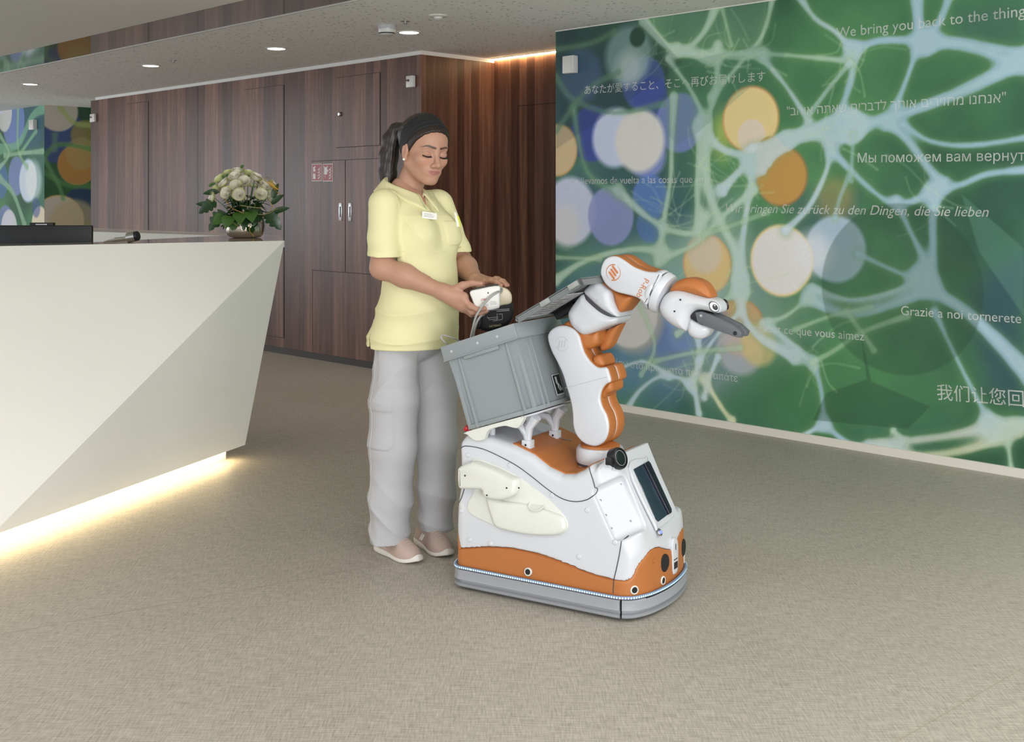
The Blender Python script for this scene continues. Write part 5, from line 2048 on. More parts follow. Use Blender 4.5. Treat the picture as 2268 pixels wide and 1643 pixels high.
def head_paint(V):
    x, y, z = V[:, 0], V[:, 1], V[:, 2]
    ay = np.abs(y)
    C = np.tile(SK, (len(V), 1))

    def mixc(mask, col):
        C[:] = C + (np.array(col)[None] - C) * mask[:, None]
    front = np.clip((x - .045) / .01, 0, 1)
    # cheeks and lips
    mixc(np.exp(-(((ay - .042) / .018) ** 2 + ((z + .035) / .016) ** 2)) * front * .30, rgb(212, 140, 120))
    lip = np.clip((1 - np.sqrt((y / .0285) ** 2 + ((z + .0700 - .13 * np.minimum(ay, .03)) / .0088) ** 2)) * 6, 0, 1) * np.clip((x - .058) / .004, 0, 1)
    mixc(lip * .85, rgb(160, 100, 96))
    # brows
    bc = np.interp(ay, [.008, .018, .036, .047, .056], [.0205, .0218, .0262, .0245, .0190])
    bt = np.interp(ay, [.007, .010, .022, .038, .050, .057], [.0012, .0046, .0046, .0040, .0022, .0005])
    mixc(np.clip(1.4 - np.abs(z - bc) / bt, 0, 1) * front * (ay > .007) * (ay < .057) * .92, rgb(58, 42, 38))
    # darker tone on the lids and lash line
    mixc(np.exp(-(((ay - .034) / .016) ** 2 + ((z - .003) / .007) ** 2)) * front * .25, rgb(150, 108, 96))
    lz = -.0095 - .0035 * (1 - ((ay - .0335) / .0165) ** 2)
    mixc(np.clip(1.5 - np.abs(z - lz) / .0016, 0, 1) * (ay > .017) * (ay < .051) * front * .95, rgb(34, 24, 22))
    return C


parts_V, parts_Q, parts_C = [], [], []


def add_body(V, Q, C=None, flip=True):
    k = sum(len(v) for v in parts_V)
    parts_V.append(V)
    parts_Q.append((Q[:, ::-1] if flip else Q) + k)
    parts_C.append(C if C is not None else np.tile(SK, (len(V), 1)))


V, Q = nets(d_head, (-.125, -.098, -.20), (.128, .098, .128), .0018)
add_body(hw_(V), Q, head_paint(V))

# ---- trunk, arms, legs under the clothes
SH_R, EL_R, WR_R = (.012, .158, 1.345), (.050, .212, 1.108), (.262, .110, 1.022)
SH_L, EL_L, WR_L = (.012, -.158, 1.345), (.075, -.215, 1.120), (.228, -.125, 1.050)


def d_trunk(x, y, z):
    d = s_ell(x, y, z, (-.01, 0, 1.24), (.095, .145, .16))
    d = smin(d, s_ell(x, y, z, (-.02, 0, 1.35), (.060, .125, .045)), .05)
    d = smin(d, s_cap(x, y, z, (-.055, 0, 1.31), (-.035, 0, 1.40), .058, .052), .03)
    d = smin(d, s_ell(x, y, z, (.01, 0, .98), (.090, .125, .18)), .06)
    d = smin(d, s_ell(x, y, z, (.0, 0, .84), (.105, .150, .10)), .05)
    for sgn, k_, h_, f_ in ((1, (.0, .09, .45), (.01, .085, .82), (-.03, .09, .06)), (-1, (.05, -.095, .45), (.02, -.085, .82), (.03, -.10, .06))):
        d = smin(d, s_cap(x, y, z, h_, k_, .075, .050), .03)
        d = smin(d, s_cap(x, y, z, k_, f_, .048, .032), .02)
    return d


V, Q = nets(d_trunk, (-.18, -.20, .02), (.16, .20, 1.44), .0085)
add_body(PF.arr(V), Q)


def hand_chain(x, y, z, pts, rad, d, k=.006):
    for i in range(len(pts) - 1):
        d = smin(d, s_cap(x, y, z, pts[i], pts[i + 1], rad[i], rad[i + 1]), k if i else .010)
    return d


def d_arm_r(x, y, z):
    d = s_cap(x, y, z, SH_R, EL_R, .042, .042)
    d = smin(d, s_cap(x, y, z, EL_R, (.130, .175, 1.080), .041, .0425), .02)
    d = smin(d, s_cap(x, y, z, (.130, .175, 1.080), WR_R, .0425, .0262), .02)
    return d


def d_hand_r(x, y, z):
    d = s_cap(x, y, z, (.190, .145, 1.052), WR_R, .0335, .0262)
    d = smin(d, s_cap(x, y, z, WR_R, (.330, .078, 1.004), .0250, .0200), .02)
    d = smin(d, s_cap(x, y, z, WR_R, (.322, .074, .978), .0250, .0200), .02)
    d = smin(d, s_cap(x, y, z, (.285, .095, .998), (.318, .066, .962), .0210, .0150), .02)
    fing = [
        ([(.330, .078, .996), (.362, .073, .972), (.388, .064, .960), (.412, .055, .966)], [.0130, .0112, .0098, .0080]),
        ([(.328, .072, .984), (.356, .058, .950), (.384, .044, .948), (.404, .036, .955)], [.0130, .0112, .0098, .0080]),
        ([(.322, .066, .972), (.346, .044, .942), (.370, .026, .942), (.390, .018, .950)], [.0125, .0105, .0092, .0076]),
        ([(.314, .062, .962), (.332, .034, .938), (.352, .014, .940), (.366, .006, .946)], [.0115, .0095, .0082, .0068]),
        ([(.288, .090, 1.026), (.325, .076, 1.046), (.360, .062, 1.056), (.392, .052, 1.055)], [.0185, .0145, .0112, .0082]),
    ]
    for p, r in fing:
        d = hand_chain(x, y, z, p, r, d)
    return d


def d_arm_l(x, y, z):
    d = s_cap(x, y, z, SH_L, EL_L, .042, .042)
    d = smin(d, s_cap(x, y, z, EL_L, (.13, -.185, 1.095), .041, .042), .02)
    d = smin(d, s_cap(x, y, z, (.13, -.185, 1.095), WR_L, .042, .026), .02)
    return d


def d_hand_l(x, y, z):
    d = s_cap(x, y, z, (.185, -.152, 1.070), WR_L, .033, .026)
    for (k_, r_) in (((.300, -.088, 1.050), .0150), ((.302, -.106, 1.052), .0150), ((.296, -.124, 1.050), .0145), ((.286, -.140, 1.046), .0135)):
        d = smin(d, s_cap(x, y, z, WR_L, k_, .022, r_), .016)
    fing = [
        ([(.300, -.088, 1.050), (.342, -.074, 1.058), (.372, -.066, 1.053), (.398, -.060, 1.042)], [.0120, .0105, .0094, .0078]),
        ([(.302, -.106, 1.052), (.346, -.096, 1.062), (.378, -.088, 1.056), (.404, -.082, 1.042)], [.0120, .0105, .0094, .0078]),
        ([(.296, -.124, 1.050), (.340, -.117, 1.060), (.370, -.111, 1.053), (.394, -.106, 1.040)], [.0115, .0100, .0090, .0074]),
        ([(.286, -.140, 1.046), (.322, -.137, 1.054), (.346, -.132, 1.048), (.366, -.128, 1.038)], [.0105, .0090, .0080, .0066]),
        ([(.256, -.102, 1.044), (.290, -.072, 1.034), (.318, -.056, 1.028), (.342, -.046, 1.026)], [.0165, .0135, .0110, .0080]),
    ]
    for p, r in fing:
        d = hand_chain(x, y, z, p, r, d)
    return d


V, Q = nets(lambda x, y, z: np.maximum(d_arm_r(x, y, z), x - .215), (-.06, .06, .98), (.24, .29, 1.42), .004)
add_body(PF.arr(V), Q)
V, Q = nets(lambda x, y, z: np.maximum(d_hand_r(x, y, z), .205 - x), (.19, -.02, .91), (.43, .19, 1.10), .0022)
add_body(PF.arr(V), Q)
V, Q = nets(lambda x, y, z: np.maximum(d_arm_l(x, y, z), x - .205), (-.06, -.29, .98), (.23, -.06, 1.42), .004)
add_body(PF.arr(V), Q)
V, Q = nets(lambda x, y, z: np.maximum(d_hand_l(x, y, z), .195 - x), (.18, -.20, .99), (.43, -.02, 1.12), .0022)
add_body(PF.arr(V), Q)
body_o = np_mesh('body', np.concatenate(parts_V), np.concatenate(parts_Q), M_SKIN, person, np.concatenate(parts_C))
body_o['label'] = 'skin of face, neck, arms and hands'


def pmesh(name, fn, lo, hi, h, m, label=None, arr=None, parent=None):
    V, Q = nets(fn, lo, hi, h)
    o = np_mesh(name, (arr or PF.arr)(V), Q[:, ::-1], m, parent or person)
    if label:
        o['label'] = label
    return o


# ---- hair, headband, ponytail
def hair_s(x, z):
    return -.78 * (x - .018) + .62 * z


def strands(x, y, z):
    return .0006 * np.sin(y * 560 + 6 * np.sin(z * 40)) + .0007 * np.sin(y * 900 + x * 60)


def crown(x, y, z):
    return .0065 + .013 * np.clip((hair_s(x, z) - .055) / .05, 0, 1) * np.clip((z + .01) / .05, 0, 1)


pmesh('hair', lambda x, y, z: smax(d_skull(x, y, z) - crown(x, y, z) - strands(x, y, z), smax(-hair_s(x, z) + .0008 * np.sin(y * 300), -.075 - z, .004), .006), (-.145, -.11, -.09), (.12, .11, .16), .002, M_HAIR, 'dark hair pulled tightly back', hw_)


def band(x, y, z):
    s = hair_s(x, z)
    w = .032 + .040 * np.clip(z / .10, 0, 1)
    lo_ = .022 + .004 * np.clip(z / .10, 0, 1)
    return smax(d_skull(x, y, z) - .0095 - .008 * np.clip((s - .045) / .05, 0, 1) * np.clip((z + .01) / .05, 0, 1) - .0008 * np.sin((s) * 260), smax(lo_ - s, s - lo_ - w, .002), .003)


pmesh('headband', band, (-.13, -.1, -.06), (.12, .1, .145), .002, M_BAND, 'wide black headband', hw_)
tail = [to_head(pw(*q)) for q in ((-.055, -.02, 1.640), (-.084, -.016, 1.632), (-.106, -.010, 1.595), (-.118, -.006, 1.530), (-.122, -.004, 1.460), (-.120, .0, 1.390), (-.118, .0, 1.330))]
trad = [.024, .030, .036, .038, .036, .031, .018]


def d_tail(x, y, z):
    d = np.full(np.broadcast(x, y, z).shape, 9.0)
    for i in range(len(tail) - 1):
        d = smin(d, s_cap(x, y, z, tail[i], tail[i + 1], trad[i] * .92, trad[i + 1] * .92), .012)
    an = np.arctan2(y, x + .2)
    return d - .0007 * np.sin(y * 620 + z * 10) - .0007 * np.sin(x * 640 - z * 9)


tl = np.array(tail)
pmesh('ponytail', d_tail, tl.min(0) - .06, tl.max(0) + .06, .003, M_HAIR, 'long dark ponytail hanging behind the neck', hw_)
MB().tube([hp(*(np.array(tail[1]) + np.array([.004 * 0, .026 * math.cos(a), .026 * math.sin(a)]))) for a in np.linspace(0, 2 * math.pi, 14)], .005, 6, False).build('hair_tie', M_BAND, person)
# eyelashes
for sg in (1, -1):
    lm = MB()
    for r_ in np.linspace(.0205, .0505, 17):
        zc = -.0095 - .0035 * (1 - ((r_ - .0335) / .0165) ** 2)
        xs_ = np.linspace(.05, .12, 141)
        dd_ = d_head(xs_, np.full(141, sg * r_), np.full(141, zc))
        xc = xs_[np.argmax(dd_ > 0)]
        out = (r_ - .034) * .25
        lm.tube([hp(xc - .0005, sg * r_, zc + .0002), hp(xc + .0045, sg * (r_ + out * .7), zc - .0028), hp(xc + .0072, sg * (r_ + out * 1.5), zc - .0030)], [.0011, .0008, .0003], 4)
    lm.build('eyelashes', M_LASH, person)['kind'] = 'stuff'
MB().lathe(hp(.004, .0835, -.038), Vector(hr), [(0, -.0045), (.0035, -.003), (.0052, 0), (.0035, .0042), (0, .0055)], 14).build('pearl_earring', M_PEARL, person)
MB().lathe(hp(.004, -.0835, -.038), Vector(-hr), [(0, -.0045), (.0035, -.003), (.0052, 0), (.0035, .0042), (0, .0055)], 14).build('pearl_earring', M_PEARL, person)

# ---- polo shirt
TZ = [.76, .80, .86, .93, 1.00, 1.08, 1.16, 1.24, 1.30, 1.345, 1.38, 1.41]
TA = [.198, .196, .189, .176, .165, .162, .166, .168, .165, .150, .105, .080]
TB = [.168, .166, .158, .148, .140, .132, .126, .122, .112, .094, .074, .062]
TCf = [.012, .013, .022, .040, .050, .050, .044, .030, .015, -.004, -.020, -.030]


def d_torso(x, y, z):
    a, b, c = np.interp(z, TZ, TA), np.interp(z, TZ, TB), np.interp(z, TZ, TCf)
    k0 = np.sqrt(((x - c) / b) ** 2 + (y / a) ** 2)
    k1 = np.sqrt(((x - c) / b ** 2) ** 2 + (y / a ** 2) ** 2)
    return k0 * (k0 - 1) / np.maximum(k1, 1e-5)


def ridge(ph):
    return (1 - np.abs(np.sin(ph))) ** 1.6 - .35


def folds(x, y, z):
    low = np.clip((1.03 - z) / .12, 0, 1) * np.clip((z - .79) / .04, 0, 1)
    w = .0160 * low * ridge(29 * (z + .26 * y - .18 * x) + 1.3 * np.sin(8 * y + 2) + .8 * np.sin(13 * x)) * (.55 + .45 * np.sin(10 * x - 7 * y + 2))
    mid = np.exp(-((z - 1.07) / .07) ** 2) * np.clip((.14 - x) / .1, 0, 1)
    w = w + .0150 * mid * ridge(24 * (z * .75 - .60 * y + .5 * x) + 1.0)
    arm = np.exp(-((z - 1.20) / .10) ** 2) * np.exp(-((np.abs(y) - .14) / .05) ** 2)
    return w + .0085 * arm * ridge(34 * (x * .8 + z * .50))


SL_R, SL_L = (.047, .204, 1.150), (.072, -.207, 1.155)


def d_shirt(x, y, z):
    dt = d_torso(x, y, z)
    d = smax(dt, z - 1.384, .035)
    d = smin(d, s_ell(x, np.abs(y), z, (.098, .073, 1.222), (.075, .068, .080)), .045)
    d = smin(d, s_cap(x, np.abs(y), z, (-.030, .045, 1.356), (.0, .150, 1.350), .032, .048), .035)
    for sh, en in ((SH_R, SL_R), (SH_L, SL_L)):
        sl = s_cap(x, y, z, (sh[0], sh[1] * 1.0, sh[2] - .004), (en[0] + .008, en[1] * 1.02, en[2] - .06), .058, .063)
        sl = sl + .003 * np.sin(60 * (z - .5 * x)) * np.clip((1.30 - z) / .1, 0, 1)
        sl = np.maximum(sl, (en[2] - z) - .06 * (x - en[0]))
        e_ = (en[0] + .008, en[1] * 1.02, en[2] - .06)
        s0 = (sh[0], sh[1], sh[2] - .004)
        fz_ = (s0[2] - en[2] - .05) / (s0[2] - e_[2])
        in0 = tuple(s0[i] + (e_[i] - s0[i]) * fz_ for i in range(3))
        inner = s_cap(x, y, z, in0, e_, .050, .053)
        sl = np.maximum(sl, -np.maximum(inner, z - (en[2] + .04)))
        d = smin(d, sl, .018)
        d = np.maximum(d, -np.maximum(inner + .002, z - (en[2] + .03)))
        big_ = s_cap(x, y, z, in0, e_, .080, .080)
        d = np.maximum(d, -np.maximum(np.maximum(big_, z - en[2] + .06 * (x - en[0])), .001 - dt))
    d = d - folds(x, y, z)
    # hem with side slits
    hem = .797 + .012 * np.clip((-x - .01) / .10, 0, 1)
    d = np.maximum(d, hem - z)
    d = np.maximum(d, -np.maximum(np.abs(x + .045) - .014 * np.clip((.865 - z) / .07, 0, 1), np.maximum(z - .865, .10 - y)))
    # hollow under the hem
    # neck hole and V
    neck = s_cap(x, y, z, (-.058, 0, 1.345), (-.012, 0, 1.46), .058, .060)
    d = smax(d, -neck, .004)
    wv = np.interp(z, [1.282, 1.30, 1.345, 1.40], [.0, .004, .020, .036])
    d = np.maximum(d, -np.maximum(np.maximum(np.abs(y - .0) - wv, .02 - x), 1.282 - z))
    # breast pocket on the left side
    pk = np.maximum(np.maximum(np.abs(y + .073) - .050, np.abs(z - 1.232) - .048), .06 - x)
    pk = np.maximum(pk, (np.abs(y + .073) + (1.19 - z)) * .7 - .030)
    d = d - .0030 * np.clip(-pk / .0035, 0, 1)
    return d


pmesh('polo_shirt', d_shirt, (-.22, -.30, .78), (.26, .30, 1.45), .0040, M_SHIRT, 'pale yellow short sleeved polo shirt')
# collar: stand and turned-down leaf, swept round the neck
cn = 40


def collar_pt(th, v):
    """th: 0 at the back, +-pi at the front; v 0 inside top .. 1 outer edge"""
    fr = abs(th) / math.pi
    top_z = 1.452 - .078 * fr ** 1.35
    top_r = .062 + .004 * fr
    cx_ = -.040 + .020 * fr ** 2
    lf_ = .046 + .044 * fr ** 4
    rr = top_r + .006 * math.sin(min(v * 2.4, 1) * math.pi / 2) + v * (.034 + .018 * fr)
    zz = top_z + .004 * math.sin(min(v * 3, 1) * math.pi) - v * lf_
    ff = 1.0 + .22 * fr ** 2
    px_, py_ = cx_ - math.cos(th) * rr * (1.0 if math.cos(th) > 0 else ff), math.sin(th) * rr * 1.06
    if v > .3:                      # the leaf lies on the shirt
        zs_ = np.linspace(1.28, 1.45, 69)
        f_ = d_shirt(np.full((69, 1, 1), px_), np.full((69, 1, 1), py_), zs_[:, None, None])[:, 0, 0]
        i_ = np.where(f_ < 0)[0]
        if len(i_):
            zz = max(zz, zs_[i_[-1]] + .0045)
    return (px_, py_, zz)


cv, cf_ = [], []
ths = np.linspace(-math.pi * .93, math.pi * .93, cn)
vv = [0, .12, .25, .4, .6, .8, 1.0]
for th in ths:
    for v_ in vv:
        cv.append(pw(*collar_pt(th, v_)))
m_ = len(vv)
for i in range(cn - 1):
    for k in range(m_ - 1):
        cf_.append((i * m_ + k, (i + 1) * m_ + k, (i + 1) * m_ + k + 1, i * m_ + k + 1))
# inner stand
base = len(cv)
for th in ths:
    p = collar_pt(th, 0)
    cv.append(pw(*p))
    cv.append(pw(p[0], p[1], p[2] - .045))
for i in range(cn - 1):
    cf_.append((base + 2 * i, base + 2 * i + 1, base + 2 * i + 3, base + 2 * i + 2))
co = mesh('collar', cv, cf_, M_SHIRT, person, True)
md = co.modifiers.new('thick', 'SOLIDIFY')
md.thickness = .0032
md.offset = 0
co['label'] = 'turned-down yellow collar'
ed_ = [pw(*collar_pt(th, 1.0)) for th in ths]
MB().tube([pw(*collar_pt(ths[0], v_)) for v_ in vv] + ed_ + [pw(*collar_pt(ths[-1], v_)) for v_ in vv[::-1]], .0024, 6).build('collar_edge', M_SHIRT, person)


def shirt_ring(c, du, dv_, a0, a1, n=30):
    """points on the shirt surface around c in the plane du, dv"""
    out = []
    for th in np.linspace(a0, a1, n):
        d_ = np.array(du) * math.cos(th) + np.array(dv_) * math.sin(th)
        q = np.array(c)[None] + d_[None] * np.linspace(.02, .26, 181)[:, None]
        f = d_shirt(q[:, 0][:, None, None], q[:, 1][:, None, None], q[:, 2][:, None, None])[:, 0, 0]
        i = np.where(f < 0)[0]
        if len(i):
            out.append(pw(*q[i[-1]]))
    return out


for sg in (1, -1):
    MB().tube(shirt_ring((.01, sg * .128, 1.30), (1, sg * .12, 0), (0, sg * .10, 1), -.5, math.pi + .5), .0017, 5).build('sleeve_seam', M_SHIRT, person)
    en = SL_R if sg > 0 else SL_L
    MB().tube(shirt_ring((en[0], en[1], en[2] + .022), (1, 0, -.06), (0, 1, 0), 0, 2 * math.pi, 36), .0014, 5).build('hem_stitch', M_SHIRT, person)
MB().tube(shirt_ring((.02, 0, .822), (1, 0, 0), (0, 1, 0), -2.0, 2.0, 60), .0014, 5).build('hem_stitch', M_SHIRT, person)


def chest_x(y, z, extra=.0):
    xs_ = np.linspace(-.05, .25, 301)
    d_ = d_shirt(xs_[:, None, None], np.full((1, 1, 1), float(y)), np.full((1, 1, 1), float(z)))[:, 0, 0]
    ins = np.where(d_ < 0)[0]
    return xs_[ins[-1]] + extra if len(ins) else .1


# placket edge and buttons
pl_ = MB()
for sy in (-1, 1):
    pts_ = []
    for z_ in np.linspace(1.350, 1.276, 8):
        w_ = float(np.interp(z_, [1.282, 1.30, 1.345, 1.40], [.002, .006, .022, .038]))
        pts_.append(pw(chest_x(sy * (w_ + .004), z_) + .001, sy * (w_ + .001), z_))
    pl_.tube(pts_, .0028, 6)
pl_.build('placket_edge', M_SHIRT, person)['kind'] = 'stuff'
for (y_, z_) in ((.026, 1.338), (.016, 1.308)):
    MB().lathe(pw(chest_x(y_, z_), y_, z_), PF.f, [(.0048, -.002), (.0048, .0018), (0, .0022)], 12).build('button', M_SHIRT, person)
# name badge
bz, by = 1.300, .058
bx = max(chest_x(by, bz), chest_x(by - .02, bz - .01), chest_x(by, bz - .014)) + .003
bd = Vector(pw(1, 0, 0) - pw(0, 0, 0)) * .80 + Vector(pw(0, 1, 0) - pw(0, 0, 0)) * .42 + Vector((0, 0, .25))
bd.normalize()
bxv = Vector((0, 0, 1)).cross(bd).normalized()
bxv = (bxv + Vector((0, 0, -.13))).normalized()
byv = bd.cross(bxv)
bc_ = pw(bx, by, bz)


def bfr(a, b, c):
    return bc_ + bxv * a + byv * b + bd * c


badge = thing('name_badge', bc_, 'white name badge pinned to the yellow shirt', 'badge')
MB(bfr).box(-.030, .030, -.013, .013, -.004, .002, .001).build('plate', M_WHITE, badge)
lnm = MB(bfr)
for k, w_ in ((.005, .036), (-.001, .042), (-.006, .040)):
    lnm.box(-.024, -.024 + w_, k - .0007, k + .0007, .002, .0023)
lnm.build('printed_lines', mat('grey_print', rgb(120, 120, 126), .6), badge, smooth=False)['kind'] = 'stuff'
# pens in the breast pocket
for (y_, m_n, lab_, lean_) in ((-.088, M_WHITE, 'white pen clipped in the shirt pocket', .012), (-.104, mat('neon_yellow', rgb(226, 238, 30), .4), 'neon yellow marker clipped in the shirt pocket', .004)):
    x0_ = chest_x(y_, 1.262) + .003
    pn = thing('pen', pw(x0_, y_, 1.26), lab_, 'pen')
    tp = (x0_ - lean_, y_ + .004, 1.312 if m_n is M_WHITE else 1.298)
    MB(pw).tube([(x0_ + .001, y_, 1.255), (x0_ - lean_ * .6, y_ + .002, 1.295 - (.0 if m_n is M_WHITE else .012)), tp], [.0052, .0052, .0035], 10).build('barrel', m_n, pn)
    MB(pw).tube([(tp[0] + .006, tp[1], tp[2] - .004), (x0_ + .007, y_, 1.262)], .0016, 6).build('clip', m_n, pn)
# necklace
nk = MB()
pts_ = []
for th in np.linspace(-1.05, 1.05, 15):
    pts_.append(pw(-.018 + .076 * math.cos(th) - .010, .062 * math.sin(th), 1.362 + .022 * (1 - math.cos(th)) * 1.3))
nk.tube(pts_, .0011, 5)
nk.build('necklace', M_SILVER, person)
MB().lathe(pts_[6] + Vector((0, 0, -.006)), PF.f, [(.0045, -.001), (.0045, .001), (0, .001)], 8).build('necklace_pendant', M_SILVER, person)

# ---- trousers
RL = [(.012, .086, .86), (.006, .090, .62), (.000, .092, .42), (-.014, .092, .22), (-.022, .092, .055)]
RR = [.078, .090, .086, .080, .077]
LL2 = [(.024, -.086, .86), (.045, -.092, .62), (.052, -.096, .42), (.046, -.100, .22), (.040, -.102, .075)]
LR = [.078, .086, .080, .073, .070]


def d_trousers(x, y, z):
    d = s_ell(x, y, z, (.008, 0, .87), (.142, .158, .14))
    for L_, R_, hz_ in ((RL, RR, .056), (LL2, LR, .072)):
        leg = np.full(np.broadcast(x, y, z).shape, 9.0)
        for i in range(4):
            leg = smin(leg, s_cap(x, y * .98, z, L_[i], L_[i + 1], R_[i], R_[i + 1]), .03)
        ph = 0 if L_ is RL else 2.0
        fold = .0085 * np.clip((.36 - z) / .20, 0, 1) * ridge(25 * z + 14 * x - 6 * y + ph + 1.2 * np.sin(9 * x + ph)) + .0060 * np.exp(-((z - .68) / .10) ** 2) * ridge(20 * z - 24 * x + ph) + .0050 * ridge(17 * x + 2.5 * z + ph) * np.clip((.75 - z) / .3, 0, 1)
        leg = leg - fold
        leg = np.maximum(leg, hz_ + .010 * np.sin(18 * x + ph) * .3 - z)
        # hollow hem
        e = L_[4]
        leg = np.maximum(leg, -np.maximum(np.sqrt((x - e[0]) ** 2 + (y * .98 - e[1]) ** 2) - (R_[4] - .018), z - (hz_ + .05)))
        # outer seam, cargo pocket
        if L_ is RL:
            pk = np.maximum(np.maximum(np.abs(x + .005) - .070, np.abs(z - .515) - .092), .10 - y)
            pk = np.maximum(pk, (x - .065 + (.44 - z)) * .7 - .0)
            leg = leg - .0040 * np.clip(-pk / .004, 0, 1)
            fl = np.maximum(np.maximum(np.abs(x + .005) - .074, np.abs(z - .593) - .026), .10 - y)
            leg = leg - .0030 * np.clip(-fl / .004, 0, 1)
        d = smin(d, leg, .022 if L_ is RL else .012)
    pk = np.maximum(np.maximum(np.abs(x - .07) - .075, np.abs(z - .735) - .075), .06 - y)
    d = d - .0022 * np.clip(-pk / .004, 0, 1)
    d = np.maximum(d, z - .90)
    return d


pmesh('trousers', d_trousers, (-.18, -.21, .04), (.20, .21, .92), .0045, M_TROUS, 'loose white work trousers with cargo pocket')
# seam down the outside of the near leg
sm = []
for z_ in np.linspace(.80, .08, 30):
    c_ = np.array([np.interp(z_, [q[2] for q in RL[::-1]], [q[i] for q in RL[::-1]]) for i in (0, 1)])
    dirv = np.array([-.05, 1.0])
    ys_ = np.linspace(.02, .26, 241)
    dd_ = d_trousers(np.full((241, 1, 1), c_[0] - .035), ys_[:, None, None], np.full((241, 1, 1), z_))[:, 0, 0]
    ins = np.where(dd_ < 0)[0]
    sm.append(pw(c_[0] - .035, ys_[ins[-1]] if len(ins) else .15, z_))
MB().tube(sm, .0014, 5).build('outer_seam', mat('trouser_seam', rgb(196, 195, 192), .8), person)

# ---- shoes


def shoe(heel, toe, lab_):
    h_, t_ = Vector((*heel, 0)), Vector((*toe, 0))
    L_ = (t_ - h_).length
    ax_ = (t_ - h_).normalized()
    sd = Vector((ax_.y, -ax_.x, 0))

    def arr(V):
        V = np.asarray(V)
        return np.array(h_)[None] + V[:, :1] * np.array(ax_)[None] + V[:, 1:2] * np.array(sd)[None] + V[:, 2:3] * np.array([[0, 0, 1.]])
    ol = spline([(0, 0), (.012, .026), (.06, .034), (.12, .036), (.18, .045), (.225, .038), (.258, .014), (.262, -.004), (.245, -.030), (.20, -.043), (.14, -.038), (.06, -.033), (.012, -.026)], 4)

    def sole(x, y, z):
        p = poly2d(x[:, :, 0], y[:, :, 0].reshape(1, -1), ol)[:, :, None]
        toe_up = .012 * np.clip((x - .19) / .07, 0, 1) ** 2
        hz = .024 - .008 * np.clip((x - .08) / .08, 0, 1) + .012 * np.clip((x - .240) / .022, 0, 1)
        return smax(smax(p - .003 * np.sin(np.clip(z / .03, 0, 1) * 3), z - hz - toe_up, .004), toe_up + .0015 - z, .003)

    def upper(x, y, z):
        p = poly2d(x[:, :, 0], y[:, :, 0].reshape(1, -1), ol)[:, :, None]
        top = np.interp(x, [0, .03, .08, .12, .17, .22, .265], [.082, .080, .088, .096, .080, .060, .030])
        d_ = smax(p + .001 + np.maximum(z - .03, 0) * .26, z - top, .030)
        d_ = smax(d_, .012 - z, .004)
        return smax(d_, -s_ell(x, y, z, (.062, 0, .095), (.048, .026, .030)), .008)
    a_ = pmesh('shoe_sole', sole, (-.01, -.055, -.004), (.28, .06, .06), .003, M_SOLE, 'white sole', arr)
    b_ = pmesh('shoe_upper', upper, (-.01, -.055, .01), (.28, .06, .10), .003, M_SHOE, lab_, arr)
    lc = MB()
    for k in range(5):
        x_ = .150 + k * .0135
        zt = np.interp(x_, [0, .03, .08, .12, .17, .22, .265], [.082, .080, .088, .096, .080, .060, .030])
        lc.tube([h_ + ax_ * x_ + sd * y_ + Vector((0, 0, zt - .004 - abs(y_) * .25 + (.005 if abs(y_) < .015 else 0))) for y_ in (-.024, -.012, 0, .012, .024)], .0022, 5)
    lc.build('laces', M_LACE, person)['kind'] = 'stuff'
    st = MB()
    for k in range(2):
        x_ = .082 + k * .013
        st.tube([h_ + ax_ * x_ + sd * .0345 + Vector((0, 0, .034)), h_ + ax_ * (x_ + .014) + sd * .0290 + Vector((0, 0, .058))], .0028, 5)
    st.build('side_stripe', M_WHITE, person)['kind'] = 'stuff'
    return a_, b_


sa_, sb_ = shoe((-.522, 4.496), (-.342, 4.297), 'beige pink running shoe on the near foot')
shoe((-.372, 4.600), (-.238, 4.372), 'beige pink running shoe on the far foot')
# tattoo on the right wrist
tt_ = MB()
bse = np.array([.238, .122, 1.036])
pts_ = []
for k in range(24):
    s_ = k / 23
    a1 = .9 + .7 * s_
    x_ = .236 + .006 * math.sin(s_ * 22)
    c0 = np.array(WR_R) + (np.array((.130, .175, 1.080)) - np.array(WR_R)) * ((WR_R[0] - x_) / (WR_R[0] - .130))
    rr_ = .0262 + (.0425 - .0262) * ((WR_R[0] - x_) / (WR_R[0] - .130))
    ph = -.35 + .75 * s_
    pts_.append(pw(x_ + .1 * rr_, c0[1] + math.cos(ph) * rr_ * .93, c0[2] + math.sin(ph) * rr_ * .98))
tt_.tube(pts_, .0009, 4)
tt_.build('tattoo', M_INKD, person)['label'] = 'small dark script tattoo at the wrist'

# ------------------------------------------------------------------ things in the hands


def px_pillow(pts, Y0, Y1, r, steps=3, n=4):
    """outline seen at depth Y0, given real size there, extruded away to Y1"""
    q = [(P(x, y, Y0).x, P(x, y, Y0).z) for x, y in (spline(pts, n) if n > 1 else pts)]
    return MB().pillow(q, Y0, Y1, r, steps)


